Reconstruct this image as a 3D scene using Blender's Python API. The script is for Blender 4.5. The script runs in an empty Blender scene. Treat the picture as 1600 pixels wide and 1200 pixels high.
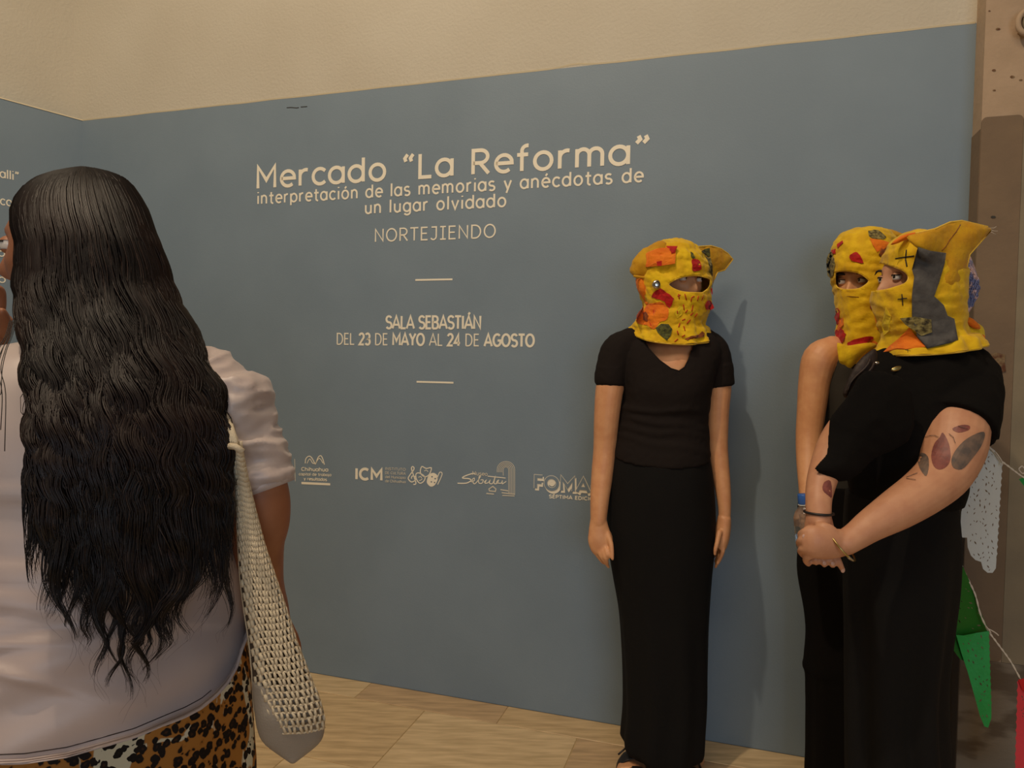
import bpy, bmesh, math, random

from mathutils import Vector, Matrix, Euler, noise
from mathutils.bvhtree import BVHTree
from mathutils.geometry import delaunay_2d_cdt
random.seed(7)
def lsp(a, b, n=50): return [a + (b - a) * i / (n - 1) for i in range(n)]
C = bpy.context.scene.collection
PI = math.pi

# ------------------------------------------------------------------ camera
F = 1122.75                      # focal length in pixels of a 1600 wide frame
PITCH, ROLL, YAW = 0.035229, 0.01714, -0.308596
K = 1.0717
CAMH = 1.27 * K
fwd = Vector((0, math.cos(PITCH), -math.sin(PITCH)))
u0 = Vector((0, math.sin(PITCH), math.cos(PITCH))); r0 = Vector((1, 0, 0))
RT = math.cos(ROLL) * r0 + math.sin(ROLL) * u0
UP = -math.sin(ROLL) * r0 + math.cos(ROLL) * u0
CAM = Vector((0, 0, CAMH))
cd = bpy.data.cameras.new('camera'); cam = bpy.data.objects.new('camera', cd); C.objects.link(cam)
cd.sensor_width = 36; cd.lens = F * 36 / 1600; cd.clip_start = 0.05
M3 = Matrix((RT, UP, -fwd)).transposed()
cam.matrix_world = Matrix.Translation(CAM) @ M3.to_4x4()
bpy.context.scene.camera = cam

def ray(x, y): return (x - 800) / F * RT - (y - 600) / F * UP + fwd
def at(x, y, Z): return CAM + ray(x, y) * Z
def px(P):
    d = P - CAM; z = d.dot(fwd)
    return 800 + F * d.dot(RT) / z, 600 - F * d.dot(UP) / z, z
Wv = Vector((math.cos(YAW), math.sin(YAW), 0)); Nv = Vector((math.sin(YAW), -math.cos(YAW), 0))
OFF = -2.464039 * K; OO = Nv * OFF
def wall(x, y, d=0.0):
    r = ray(x, y); return CAM + r * ((OFF + d - CAM.dot(Nv)) / r.dot(Nv))
def wp(s, z, d=0.0): return OO + Wv * s + Nv * d + Vector((0, 0, z))
def wsz(P): return (P - OO).dot(Wv), P.z
WTOP = 2.282 * K
SC, SR = -2.786 * K, 0.633 * K                    # wall corner and right end along the wall
LD = Vector((-0.5503554, -0.8349305, 0)); LN = Vector((0.8349305, -0.5503554, 0))
CORN = OO + Wv * SC
def lwall(x, y, d=0.0):
    r = ray(x, y); return CAM + r * (((CORN + LN * d - CAM).dot(LN)) / r.dot(LN))

# ------------------------------------------------------------------ world, lights, exposure
sc = bpy.context.scene
sc.view_settings.view_transform = 'Standard'; sc.view_settings.look = 'None'
sc.view_settings.gamma = 1; sc.view_settings.use_curve_mapping = False
sc.view_settings.exposure = 0.0
w = bpy.data.worlds.new('world'); sc.world = w; w.use_nodes = True
w.node_tree.nodes['Background'].inputs[0].default_value = (.6, .75, 1, 1)
w.node_tree.nodes['Background'].inputs[1].default_value = 0.05
def light(name, typ, loc, target, power, color, **kw):
    l = bpy.data.lights.new(name, typ); l.energy = power; l.color = color
    for k, v in kw.items(): setattr(l, k, v)
    o = bpy.data.objects.new(name, l); C.objects.link(o); o.location = loc
    o.rotation_euler = (Vector(target) - Vector(loc)).to_track_quat('-Z', 'Y').to_euler()
    return o
WARM = (1, .80, .57); COOL = (.62, .80, 1)
light('ceiling_spot_light', 'SPOT', (-1.08, .58, 5.0), (-.7, 2.4, .1), 232, WARM, spot_size=2.1, spot_blend=.7, shadow_soft_size=.06)
light('warm_ceiling_light', 'AREA', (-.8, -.9, 5.2), (-.5, 1.2, 0), 95, (1, .80, .58), shape='RECTANGLE', size=3.0, size_y=2.0)
light('window_light', 'AREA', (.8, -3.3, 1.6), (-.1, 2.4, .8), 35, COOL, shape='RECTANGLE', size=2.0, size_y=1.8)

# ------------------------------------------------------------------ materials
def lin(c):
    return tuple(((v / 255) / 12.92 if v / 255 <= .04045 else ((v / 255 + .055) / 1.055) ** 2.4) for v in c) + (1,)
def mat(name, col, rough=.6, col2=None, scale=20, bump=0, bscale=200, metal=0, sheen=0, spec=.5, trans=0, stretch=None, contrast=(.35, .65), detail=4, coords='Object'):
    m = bpy.data.materials.new(name); m.use_nodes = True; nt = m.node_tree; N = nt.nodes; L = nt.links
    b = N['Principled BSDF']; b.inputs['Base Color'].default_value = lin(col); b.inputs['Roughness'].default_value = rough
    b.inputs['Metallic'].default_value = metal; b.inputs['Specular IOR Level'].default_value = spec
    b.inputs['Sheen Weight'].default_value = sheen; b.inputs['Transmission Weight'].default_value = trans
    tc = N.new('ShaderNodeTexCoord'); mp = N.new('ShaderNodeMapping'); L.new(tc.outputs[coords], mp.inputs[0])
    if stretch: mp.inputs['Scale'].default_value = stretch
    if col2:
        n = N.new('ShaderNodeTexNoise'); n.inputs['Scale'].default_value = scale; n.inputs['Detail'].default_value = detail
        r = N.new('ShaderNodeValToRGB'); r.color_ramp.elements[0].position = contrast[0]; r.color_ramp.elements[1].position = contrast[1]
        r.color_ramp.elements[0].color = lin(col); r.color_ramp.elements[1].color = lin(col2)
        L.new(mp.outputs[0], n.inputs[0]); L.new(n.outputs[0], r.inputs[0]); L.new(r.outputs[0], b.inputs['Base Color'])
    if bump:
        n = N.new('ShaderNodeTexNoise'); n.inputs['Scale'].default_value = bscale; n.inputs['Detail'].default_value = 5
        bp = N.new('ShaderNodeBump'); bp.inputs['Strength'].default_value = bump; bp.inputs['Distance'].default_value = .004
        L.new(mp.outputs[0], n.inputs[0]); L.new(n.outputs[0], bp.inputs['Height']); L.new(bp.outputs[0], b.inputs['Normal'])
    return m
M_BLUE = mat('blue_wall_paint', (122, 140, 156), .6, (127, 145, 161), 3, .12, 160)
M_CREAM = mat('cream_plaster', (194, 187, 171), .8, (200, 194, 179), 2, .5, 90)
M_EDGE = mat('bright_paint_edge', (232, 220, 190), .7)
M_CONC = mat('pinkish_concrete', (184, 160, 136), .85, (168, 146, 122), 6, .35, 60)
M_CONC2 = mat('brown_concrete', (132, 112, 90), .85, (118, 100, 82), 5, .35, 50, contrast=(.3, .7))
M_CONC3 = mat('grey_concrete', (146, 134, 112), .85, (130, 120, 102), 5, .3, 50)
M_CONC4 = mat('scuffed_concrete', (104, 92, 78), .8, (136, 126, 112), 3.5, .3, 40, stretch=(1, 1, 2.5), contrast=(.5, .56))
M_CHIP = mat('exposed_brick_red', (92, 52, 34), .9, (140, 120, 90), 60, .6, 120)
M_CEIL = mat('ceiling_white', (200, 192, 175), .9)
M_VINYL = mat('cream_vinyl', (250, 243, 224), .5)
M_VINYL2 = mat('pale_grey_vinyl', (222, 216, 200), .5)
M_GROUT = mat('tile_grout', (196, 172, 128), .9)
def wood(name, c1, c2):
    m = mat(name, c1, .42, c2, 5, .12, 30, stretch=None)
    nt = m.node_tree; mp = [n for n in nt.nodes if n.type == 'MAPPING'][0]
    mp.inputs['Rotation'].default_value = (0, 0, -YAW); mp.inputs['Scale'].default_value = (1.2, 9, 9)
    return m
M_TILE = [wood('wood_look_tile', (222, 192, 146), (190, 162, 120)), wood('wood_look_tile_pale', (230, 202, 158), (198, 172, 130)), wood('wood_look_tile_brown', (212, 180, 138), (180, 152, 116))]
M_SKINA = mat('light_skin', (224, 166, 120), .5, (214, 152, 108), 30, .05, 300)
M_SKINC = mat('pinkish_skin', (206, 152, 118), .5, (196, 140, 108), 30, .05, 300)
M_SKINF = mat('brown_skin', (158, 104, 74), .5, (148, 95, 66), 30, .05, 300)
M_SKINP = mat('pink_skin', (190, 140, 124), .5)
M_BLACK = mat('black_ribbed_cotton', (30, 24, 22), .9, None, bump=.15, bscale=400, spec=.2)
M_BLACK2 = mat('black_matte_cloth', (16, 14, 13), .95, None, bump=.2, bscale=300, spec=.15)
M_BLACKC = mat('black_linen', (15, 14, 14), .9, None, bump=.25, bscale=500, spec=.25)
M_GREYTOP = mat('charcoal_cloth', (50, 47, 42), .85, None, bump=.15, bscale=300, spec=.3)
def fabric(name, c1, c2, s=25): return mat(name, c1, .75, c2, s, .9, 45, sheen=.15, spec=.3)
M_YEL = fabric('yellow_cotton', (238, 198, 18), (218, 172, 12))
M_YELD = fabric('mustard_cotton', (210, 160, 14), (194, 138, 10))
M_YELB = fabric('bright_yellow_cotton', (240, 214, 40), (222, 184, 20))
M_HEM = mat('yellow_hem', (238, 196, 70), .7, bump=.4, bscale=300)
M_ORA = fabric('orange_fabric', (238, 130, 18), (224, 108, 14))
M_RED = fabric('red_fabric', (196, 24, 22), (160, 12, 16), 60)
M_GREYF = fabric('grey_felt', (88, 86, 84), (72, 70, 70), 40)
M_OLIVE = fabric('olive_print_fabric', (96, 98, 40), (52, 52, 30), 120)
M_BROWNF = fabric('brown_print_fabric', (150, 78, 26), (96, 52, 22), 80)
M_DKPR = fabric('dark_floral_fabric', (50, 42, 24), (150, 138, 84), 110)
M_MULTI = fabric('pink_blue_yarn', (190, 150, 150), (96, 106, 150), 90)
M_THR = mat('dark_thread', (34, 28, 30), .8)
M_THRR = mat('red_thread', (188, 44, 20), .8)
M_METAL = mat('silver_metal', (200, 196, 190), .25, metal=1)
M_BRASS = mat('brass_metal', (190, 170, 110), .3, metal=1)
M_LEATH = mat('black_leather', (30, 26, 26), .5)
M_LACE = mat('dark_satin', (34, 25, 24), .55, (56, 42, 36), 30, .8, 40, spec=.3)
M_SHIRT = mat('pale_satin', (186, 172, 168), .42, (178, 162, 160), 5, .12, 30, sheen=.2)
M_NET = mat('cream_crochet_yarn', (206, 192, 166), .8, bump=.4, bscale=600)
M_LINING = mat('grey_bag_lining', (146, 138, 128), .8, bump=.2, bscale=300)
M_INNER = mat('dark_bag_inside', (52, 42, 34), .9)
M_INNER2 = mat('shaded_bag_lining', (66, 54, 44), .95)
M_WHITE = mat('eye_white', (225, 220, 215), .2)
M_IRIS = mat('dark_iris', (28, 18, 14), .15)
M_BROW = mat('dark_brow_hair', (36, 24, 20), .8)
M_LIP = mat('lip', (150, 76, 66), .5)
M_NAIL = mat('pale_nail', (214, 172, 152), .3)
M_PWHITE = mat('white_tissue_paper', (205, 212, 214), .6, bump=.4, bscale=60)
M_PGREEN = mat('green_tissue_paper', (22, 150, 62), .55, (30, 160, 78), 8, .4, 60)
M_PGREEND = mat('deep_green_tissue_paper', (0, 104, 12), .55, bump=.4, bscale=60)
M_PRED = mat('red_tissue_paper', (222, 62, 76), .55, bump=.4, bscale=60)
M_STRING = mat('white_twine', (214, 206, 194), .8)
M_CAP = mat('blue_bottle_cap', (52, 104, 190), .4)
M_PLAST = mat('clear_plastic', (225, 232, 235), .08, trans=.9)
M_TAT1 = mat('faded_grey_ink', (120, 100, 88), .5, (92, 82, 78), 50, contrast=(.4, .6))
M_TAT2 = mat('faded_red_ink', (140, 78, 70), .5, (120, 66, 62), 60, contrast=(.4, .6))
M_SCUFF = mat('dark_scuff', (60, 58, 54), .8)
# hair: near black with brown towards the ends
M_HAIR = mat('black_brown_hair', (20, 15, 16), .42, (40, 27, 25), 7, 0, 1, spec=.28, contrast=(.48, .8))
M_HAIR2 = mat('brown_hair_sheen', (54, 38, 32), .42, (26, 19, 18), 9, 0, 1, spec=.5)
M_HAIRB = mat('black_hair_mass', (12, 9, 9), .7)
# leopard skirt: voronoi rosettes with white branching flecks
def leopard():
    m = bpy.data.materials.new('leopard_print'); m.use_nodes = True; nt = m.node_tree; N = nt.nodes; L = nt.links
    b = N['Principled BSDF']; b.inputs['Roughness'].default_value = .7; b.inputs['Specular IOR Level'].default_value = .2
    tc = N.new('ShaderNodeTexCoord'); n0 = N.new('ShaderNodeTexNoise'); n0.inputs['Scale'].default_value = 70
    vm = N.new('ShaderNodeVectorMath'); vm.operation = 'MULTIPLY_ADD'; vm.inputs[1].default_value = (.011,) * 3
    L.new(tc.outputs['Object'], n0.inputs[0]); L.new(n0.outputs['Color'], vm.inputs[0]); L.new(tc.outputs['Object'], vm.inputs[2])
    v = N.new('ShaderNodeTexVoronoi'); v.inputs['Scale'].default_value = 80; L.new(vm.outputs[0], v.inputs['Vector'])
    r = N.new('ShaderNodeValToRGB'); e = r.color_ramp.elements
    e[0].position = .0; e[0].color = lin((70, 42, 22)); e[1].position = .62; e[1].color = lin((164, 112, 50))
    a = r.color_ramp.elements.new(.22); a.color = lin((22, 16, 14)); a = r.color_ramp.elements.new(.49); a.color = lin((26, 18, 14)); a = r.color_ramp.elements.new(.53); a.color = lin((150, 98, 40))
    L.new(v.outputs['Distance'], r.inputs[0])
    v2 = N.new('ShaderNodeTexNoise'); v2.inputs['Scale'].default_value = 13; v2.inputs['Detail'].default_value = 3; v2.inputs['Distortion'].default_value = 1.2
    mp = N.new('ShaderNodeMapping'); mp.inputs['Scale'].default_value = (1.4, 1.4, .7); L.new(tc.outputs['Object'], mp.inputs[0]); L.new(mp.outputs[0], v2.inputs[0])
    r2 = N.new('ShaderNodeValToRGB'); r2.color_ramp.elements[0].position = .565; r2.color_ramp.elements[1].position = .59
    L.new(v2.outputs[0], r2.inputs[0])
    gt = N.new('ShaderNodeMath'); gt.operation = 'GREATER_THAN'; gt.inputs[1].default_value = .47; L.new(v.outputs['Distance'], gt.inputs[0])
    mu = N.new('ShaderNodeMath'); mu.operation = 'MULTIPLY'; L.new(gt.outputs[0], mu.inputs[0]); L.new(r2.outputs[0], mu.inputs[1])
    mx = N.new('ShaderNodeMixRGB'); mx.inputs[2].default_value = lin((205, 200, 176)); L.new(mu.outputs[0], mx.inputs[0]); L.new(r.outputs[0], mx.inputs[1])
    L.new(mx.outputs[0], b.inputs['Base Color']); return m
M_LEO = leopard()

# ------------------------------------------------------------------ mesh helpers
class MB:
    def __init__(s): s.v = []; s.f = []
    def add(s, vs, fs):
        o = len(s.v); s.v += [tuple(v) for v in vs]; s.f += [tuple(i + o for i in f) for f in fs]; return s
    def box(s, c, ax, ay, az):          # centre and half-axes
        c, ax, ay, az = map(Vector, (c, ax, ay, az)); vs = []
        for k in (-1, 1):
            for j in (-1, 1):
                for i in (-1, 1): vs.append(c + ax * i + ay * j + az * k)
        return s.add(vs, [(0, 2, 3, 1), (4, 5, 7, 6), (0, 1, 5, 4), (2, 6, 7, 3), (0, 4, 6, 2), (1, 3, 7, 5)])
    def tube(s, pts, rad, n=8, cap=True, flat=None, rnd=False):
        pts = [Vector(p) for p in pts]; m = len(pts)
        if not hasattr(rad, '__len__'): rad = [rad] * m
        T = [(pts[min(i + 1, m - 1)] - pts[max(i - 1, 0)]).normalized() for i in range(m)]
        if flat: a = Vector(flat)
        else: a = Vector((0, 0, 1)) if abs(T[0].z) < .9 else Vector((0, 1, 0))
        if rnd:                          # rounded ends
            k = 4; e0 = []; e1 = []
            for q in range(k):
                an = PI / 2 * (q / k); e0.append((pts[0] - T[0] * rad[0] * math.cos(an), rad[0] * math.sin(an) if q else rad[0] * .05))
                an = PI / 2 * ((q + 1) / k); e1.append((pts[-1] + T[-1] * rad[-1] * math.sin(an), max(rad[-1] * math.cos(an), rad[-1] * .05)))
            P = [p for p, _ in e0] + pts + [p for p, _ in e1]; R = [r for _, r in e0] + list(rad) + [r for _, r in e1]
            T = [T[0]] * k + T + [T[-1]] * k; pts, rad, m = P, R, len(P)
        vs = []; fs = []
        for i in range(m):
            b = T[i].cross(a).normalized(); a2 = b.cross(T[i]).normalized(); a = a2
            r = rad[i]; ra, rb = (r if hasattr(r, '__len__') else (r, r))
            for j in range(n):
                an = 2 * PI * j / n; vs.append(pts[i] + a2 * math.cos(an) * ra + b * math.sin(an) * rb)
        for i in range(m - 1):
            for j in range(n):
                k = (j + 1) % n; fs.append((i * n + j, i * n + k, (i + 1) * n + k, (i + 1) * n + j))
        if cap: fs.append(tuple(range(n))[::-1]); fs.append(tuple((m - 1) * n + j for j in range(n)))
        return s.add(vs, fs)
    def ball(s, c, r, rot=None, n=16, m=10):
        c = Vector(c); r = r if hasattr(r, '__len__') else (r, r, r); vs = [(0, 0, 1)]; fs = []
        for i in range(1, m):
            t = PI * i / m
            for j in range(n):
                p = 2 * PI * j / n; vs.append((math.sin(t) * math.cos(p), math.sin(t) * math.sin(p), math.cos(t)))
        vs.append((0, 0, -1)); R = rot or Matrix.Identity(3)
        vs = [c + R @ Vector((v[0] * r[0], v[1] * r[1], v[2] * r[2])) for v in vs]
        for j in range(n):
            fs.append((0, 1 + j, 1 + (j + 1) % n)); fs.append((1 + (m - 2) * n + j, len(vs) - 1, 1 + (m - 2) * n + (j + 1) % n))
        for i in range(m - 2):
            for j in range(n):
                k = (j + 1) % n; fs.append((1 + i * n + j, 1 + (i + 1) * n + j, 1 + (i + 1) * n + k, 1 + i * n + k))
        return s.add(vs, fs)
    def build(s, name, m, parent=None, smooth=True, label=None, cat=None, group=None, kind=None, recalc=True):
        me = bpy.data.meshes.new(name); me.from_pydata(s.v, [], s.f)
        if recalc:
            bm = bmesh.new(); bm.from_mesh(me); bmesh.ops.recalc_face_normals(bm, faces=bm.faces); bm.to_mesh(me); bm.free()
        return link(name, me, m, parent, smooth, label, cat, group, kind)
def link(name, me, m, parent=None, smooth=True, label=None, cat=None, group=None, kind=None):
    if smooth: me.polygons.foreach_set('use_smooth', [True] * len(me.polygons))
    me.materials.clear(); me.materials.append(m); o = bpy.data.objects.new(name, me); C.objects.link(o)
    if parent:
        o.parent = parent; o.matrix_parent_inverse = Matrix.Translation(parent.location).inverted() if parent.type == 'EMPTY' else Matrix.Identity(4)
    for k, v in (('label', label), ('category', cat), ('group', group), ('kind', kind)):
        if v: o[k] = v
    return o
def thing(name, label, cat, loc, group=None):
    o = bpy.data.objects.new(name, None); C.objects.link(o); o.location = loc; o['label'] = label; o['category'] = cat; o.empty_display_size = .1
    if group: o['group'] = group
    return o
def lerp(a, b, t): return a + (b - a) * t
def interp_rows(rows, per):
    """Catmull-Rom between rows of numbers"""
    out = []; n = len(rows)
    for i in range(n - 1):
        p0, p1, p2, p3 = rows[max(i - 1, 0)], rows[i], rows[i + 1], rows[min(i + 2, n - 1)]
        for k in range(per):
            t = k / per
            out.append(tuple(.5 * (2 * b + (c - a) * t + (2 * a - 5 * b + 4 * c - d) * t * t + (3 * b - a - 3 * c + d) * t ** 3) for a, b, c, d in zip(p0, p1, p2, p3)))
    out.append(tuple(rows[-1])); return out
def loft(rows, Z, n=64, per=3, cap0=True, cap1=True, ex=2.0, fold=None):
    """rows: (xL, yL, xR, yR, half depth m, front drop px, depth shift m); pixel outline at true depth Z"""
    rows = [tuple(r) + (0,) * (7 - len(r)) for r in rows]; R = interp_rows(rows, per); vs = []; fs = []; m = len(R)
    for i, (xl, yl, xr, yr, b, fd, dz) in enumerate(R):
        b = max(b, .002); c0 = at((xl + xr) / 2, (yl + yr) / 2, Z + dz); hd = c0 - CAM; hd.z = 0; hd.normalize()
        ql, qr = ray(xl, yl), ray(xr, yr); PL = CAM + ql * ((c0 - CAM).dot(hd) / ql.dot(hd)); PR = CAM + qr * ((c0 - CAM).dot(hd) / qr.dot(hd))
        c = (PL + PR) / 2; A = (PR - PL) / 2; B = hd * b + Vector((0, 0, fd * Z / F))
        for j in range(n):
            t = 2 * PI * j / n; ct, st = math.cos(t), math.sin(t)
            if ex != 2: ct = math.copysign(abs(ct) ** (2 / ex), ct); st = math.copysign(abs(st) ** (2 / ex), st)
            P = c + A * ct + B * st
            if fold: P = P + (A * ct + hd * (b * st)).normalized() * fold(i / (m - 1), t, P)
            vs.append(P)
    for i in range(m - 1):
        for j in range(n):
            k = (j + 1) % n; fs.append((i * n + j, (i + 1) * n + j, (i + 1) * n + k, i * n + k))
    mb = MB()
    if cap0: fs.append(tuple(range(n)))
    if cap1: fs.append(tuple((m - 1) * n + j for j in range(n))[::-1])
    return mb.add(vs, fs)
def S(y, xl, xr, b, fd=0, dz=0): return (xl, y, xr, y, b, fd, dz)
def fuse(mb, voxel=.005, smooth=3, fac=.5):
    me = bpy.data.meshes.new('tmp'); me.from_pydata(mb.v, [], mb.f); bm = bmesh.new(); bm.from_mesh(me)
    bmesh.ops.recalc_face_normals(bm, faces=bm.faces); bm.to_mesh(me); bm.free()
    o = bpy.data.objects.new('tmp', me); C.objects.link(o)
    r = o.modifiers.new('r', 'REMESH'); r.mode = 'VOXEL'; r.voxel_size = voxel; r.adaptivity = 0
    if smooth: s = o.modifiers.new('s', 'SMOOTH'); s.iterations = smooth; s.factor = fac
    dg = bpy.context.evaluated_depsgraph_get(); ev = o.evaluated_get(dg); out = bpy.data.meshes.new_from_object(ev)
    bpy.data.objects.remove(o); bpy.data.meshes.remove(me); return out
def displace(me, fn):
    """move every vertex along its normal by fn(co)"""
    me.update(); nn = [v.normal.copy() for v in me.vertices]
    for v, n in zip(me.vertices, nn): v.co += n * fn(v.co)
def bvh(me):
    return BVHTree.FromPolygons([v.co.copy() for v in me.vertices], [tuple(p.vertices) for p in me.polygons])
def inside(p, poly):
    x, y = p; c = False; n = len(poly); j = n - 1
    for i in range(n):
        xi, yi = poly[i]; xj, yj = poly[j]
        if (yi > y) != (yj > y) and x < (xj - xi) * (y - yi) / (yj - yi) + xi: c = not c
        j = i
    return c
def near_edge(p, poly):
    best = 1e9; bp = p; P = Vector(p)
    for i in range(len(poly)):
        a = Vector(poly[i]); b = Vector(poly[(i + 1) % len(poly)]); d = b - a
        t = max(0, min(1, (P - a).dot(d) / max(d.dot(d), 1e-9))); q = a + d * t; l = (P - q).length
        if l < best: best = l; bp = q
    return best, bp
def smooth_poly(poly, per=4):
    n = len(poly); out = []
    for i in range(n):
        p0, p1, p2, p3 = poly[i - 1], poly[i], poly[(i + 1) % n], poly[(i + 2) % n]
        for k in range(per):
            t = k / per; out.append(tuple(.5 * (2 * b + (c - a) * t + (2 * a - 5 * b + 4 * c - d) * t * t + (3 * b - a - 3 * c + d) * t ** 3) for a, b, c, d in zip(p0, p1, p2, p3)))
    return out
def cut_px(me, poly, zmax=1e9, both=None):
    """open the front of a garment inside a pixel outline; the rim is snapped to the outline"""
    bm = bmesh.new(); bm.from_mesh(me); bm.normal_update()
    P = {v: px(v.co) for v in bm.verts}; dead = []
    for f in bm.faces:
        c = f.calc_center_median()
        if ((c - CAM).dot(f.normal) < 0 and c.y < zmax) or (both and c.y < both):
            x, y, _ = px(c)
            if inside((x, y), poly): dead.append(f)
    rim = set(v for f in dead for v in f.verts); bmesh.ops.delete(bm, geom=dead, context='FACES')
    for v in bm.verts:
        if v in rim and v.is_valid:
            x, y, z = P[v]; d, q = near_edge((x, y), poly)
            if d < 8: v.co = at(q[0], q[1], z)
    bm.to_mesh(me); bm.free()
def mesh_px_grid(poly, step, holes=()):
    """triangulated pixel outline with interior points"""
    xs = [p[0] for p in poly]; ys = [p[1] for p in poly]; vs = [Vector(p) for p in poly]; ed = [(i, (i + 1) % len(poly)) for i in range(len(poly))]
    for h in holes:
        o = len(vs); vs += [Vector(p) for p in h]; ed += [(o + i, o + (i + 1) % len(h)) for i in range(len(h))]
    y = min(ys) + step * .5; r = 0
    while y < max(ys):
        x = min(xs) + step * (.5 if r % 2 else 1)
        while x < max(xs):
            if inside((x, y), poly) and near_edge((x, y), poly)[0] > step * .45: vs.append(Vector((x, y)))
            x += step
        y += step * .87; r += 1
    V, E, Fc, *_ = delaunay_2d_cdt(vs, ed, [], 0, 1e-4)
    Fo = []
    for f in Fc:
        c = sum((V[i] for i in f), Vector((0, 0))) / len(f)
        if inside(c, poly) and not any(inside(c, h) for h in holes): Fo.append(tuple(f))
    return V, Fo
def slab(front, back, fs, mb=None):
    """closed thin solid between two vertex lists sharing triangles fs"""
    mb = mb or MB(); n = len(front); cnt = {}
    for f in fs:
        for i in range(len(f)):
            e = (f[i], f[(i + 1) % len(f)]); cnt[e] = 1
    side = [(a, b, b + n, a + n) for (a, b) in cnt if (b, a) not in cnt]
    return mb.add(list(front) + list(back), [f for f in fs] + [tuple(i + n for i in f)[::-1] for f in fs] + side)
def patch(tree, poly, m, name, parent, off=.0042, th=.0015, step=4, fallback=None, label=None, rag=0, smooth=False):
    """cloth patch lying on a surface: each point is found on the surface itself and lifted off it"""
    if rag: poly = [(x + random.uniform(-rag, rag), y + random.uniform(-rag, rag)) for x, y in smooth_poly(poly, 3)]
    V, fs = mesh_px_grid(poly, step); fr = []; bk = []; zl = fallback
    hits = []
    for v in V:
        d = ray(v.x, v.y).normalized(); h = tree.ray_cast(CAM, d); hits.append(h if h[0] is not None else None)
    zs = [(h[0] - CAM).dot(fwd) for h in hits if h]; zm = sum(zs) / len(zs) if zs else fallback
    for v, h in zip(V, hits):
        if h and abs((h[0] - CAM).dot(fwd) - zm) < .09: P = h[0]; N = h[1] if h[1].dot(P - CAM) < 0 else -h[1]
        else: P = at(v.x, v.y, zm); N = -ray(v.x, v.y).normalized()
        N = (N - ray(v.x, v.y).normalized() * .5).normalized()
        fr.append(P + N * (off + th)); bk.append(P + N * off)
    return slab(fr, bk, fs).build(name, m, parent, smooth, label)
def pillow(poly, Z, th, step=6, bend=None, mb=None, pw=.6):
    """stuffed flap with a real thickness: swells away from its outline"""
    V, fs = mesh_px_grid(poly, step); mx = max(near_edge(v, poly)[0] for v in V); fr = []; bk = []
    for v in V:
        d = max(near_edge(v, poly)[0] / mx, 0) ** pw * th + .0015; z = Z + (bend(v.x, v.y) if bend else 0)
        fr.append(at(v.x, v.y, z - d)); bk.append(at(v.x, v.y, z + d))
    return slab(fr, bk, fs, mb)
def ribbon(mb, pts, w, nrm, th=.0008, closed=False, lift=0):
    """flat stroke of constant width lying on a plane with normal nrm"""
    nrm = Vector(nrm); pts = [Vector(p) + nrm * lift for p in pts]; m = len(pts); L = []; R = []
    for i in range(m):
        if closed: a, b = pts[i - 1], pts[(i + 1) % m]
        else: a, b = pts[max(i - 1, 0)], pts[min(i + 1, m - 1)]
        d0 = (pts[i] - a); d1 = (b - pts[i]); t = ((d0.normalized() if d0.length > 1e-7 else Vector()) + (d1.normalized() if d1.length > 1e-7 else Vector()))
        if t.length < 1e-6: t = d1
        t.normalize(); s = nrm.cross(t).normalized(); k = 1.0
        if d0.length > 1e-7 and d1.length > 1e-7: k = 1 / max(.5, abs(t.dot(d1.normalized())))
        L.append(pts[i] + s * w / 2 * k); R.append(pts[i] - s * w / 2 * k)
    o = nrm * th; vs = L + R + [p + o for p in L] + [p + o for p in R]; fs = []
    rng = range(m) if closed else range(m - 1)
    for i in rng:
        j = (i + 1) % m; fs += [(i, j, m + j, m + i), (2 * m + i, 3 * m + i, 3 * m + j, 2 * m + j), (i, 2 * m + i, 2 * m + j, j), (m + i, m + j, 3 * m + j, 3 * m + i)]
    if not closed: fs += [(0, m, 3 * m, 2 * m), (m - 1, 3 * m - 1, 4 * m - 1, 2 * m - 1)]
    return mb.add(vs, fs)
def limb(mb, pts, n=20, per=4, flat=None):
    """pts: (px, py, Z, r m[, r2]) tapered limb"""
    pts = [tuple(p) + ((p[3],) if len(p) == 4 else ()) for p in pts]
    R = interp_rows(pts, per); P = [at(p[0], p[1], p[2]) for p in R]
    return mb.tube(P, [(p[3], p[4]) for p in R] if flat else [p[3] for p in R], n, flat=flat, rnd=not flat)
# ------------------------------------------------------------------ setting
FH = 5.4; SE = 2.6                                # ceiling height, far end along the wall
def prism(name, pts, z0, z1, m, **kw):
    n = len(pts); mb = MB(); mb.add([(p.x, p.y, z0) for p in pts] + [(p.x, p.y, z1) for p in pts],
        [tuple(range(n))[::-1], tuple(range(n, 2 * n))] + [(i, (i + 1) % n, n + (i + 1) % n, n + i) for i in range(n)])
    return mb.build(name, m, smooth=False, **kw)
def g(s, d): return OO + Wv * s + Nv * d
wb = prism('wall_back', [g(SC - .6, 0), g(SR, 0), g(SR, -.15), g(SC - .6, -.15)], 0, WTOP, M_BLUE, kind='structure')
wbu = prism('wall_back_upper', [g(SC - .6, -.0), g(SR, -.0), g(SR, -.15), g(SC - .6, -.15)], WTOP, FH, M_CREAM, kind='structure')
LC = CORN; BKD = 5.6                              # left wall run
wl = prism('wall_left', [LC, LC + LD * BKD, LC + LD * BKD - LN * .15, LC - LN * .15], 0, WTOP, M_BLUE, kind='structure')
L2 = LC - Wv * (.05 * K) * 1
wlu = prism('wall_left_upper', [L2, L2 + LD * BKD, L2 + LD * BKD - LN * .12, L2 - LN * .12], WTOP, FH, M_CREAM, kind='structure')
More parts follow.
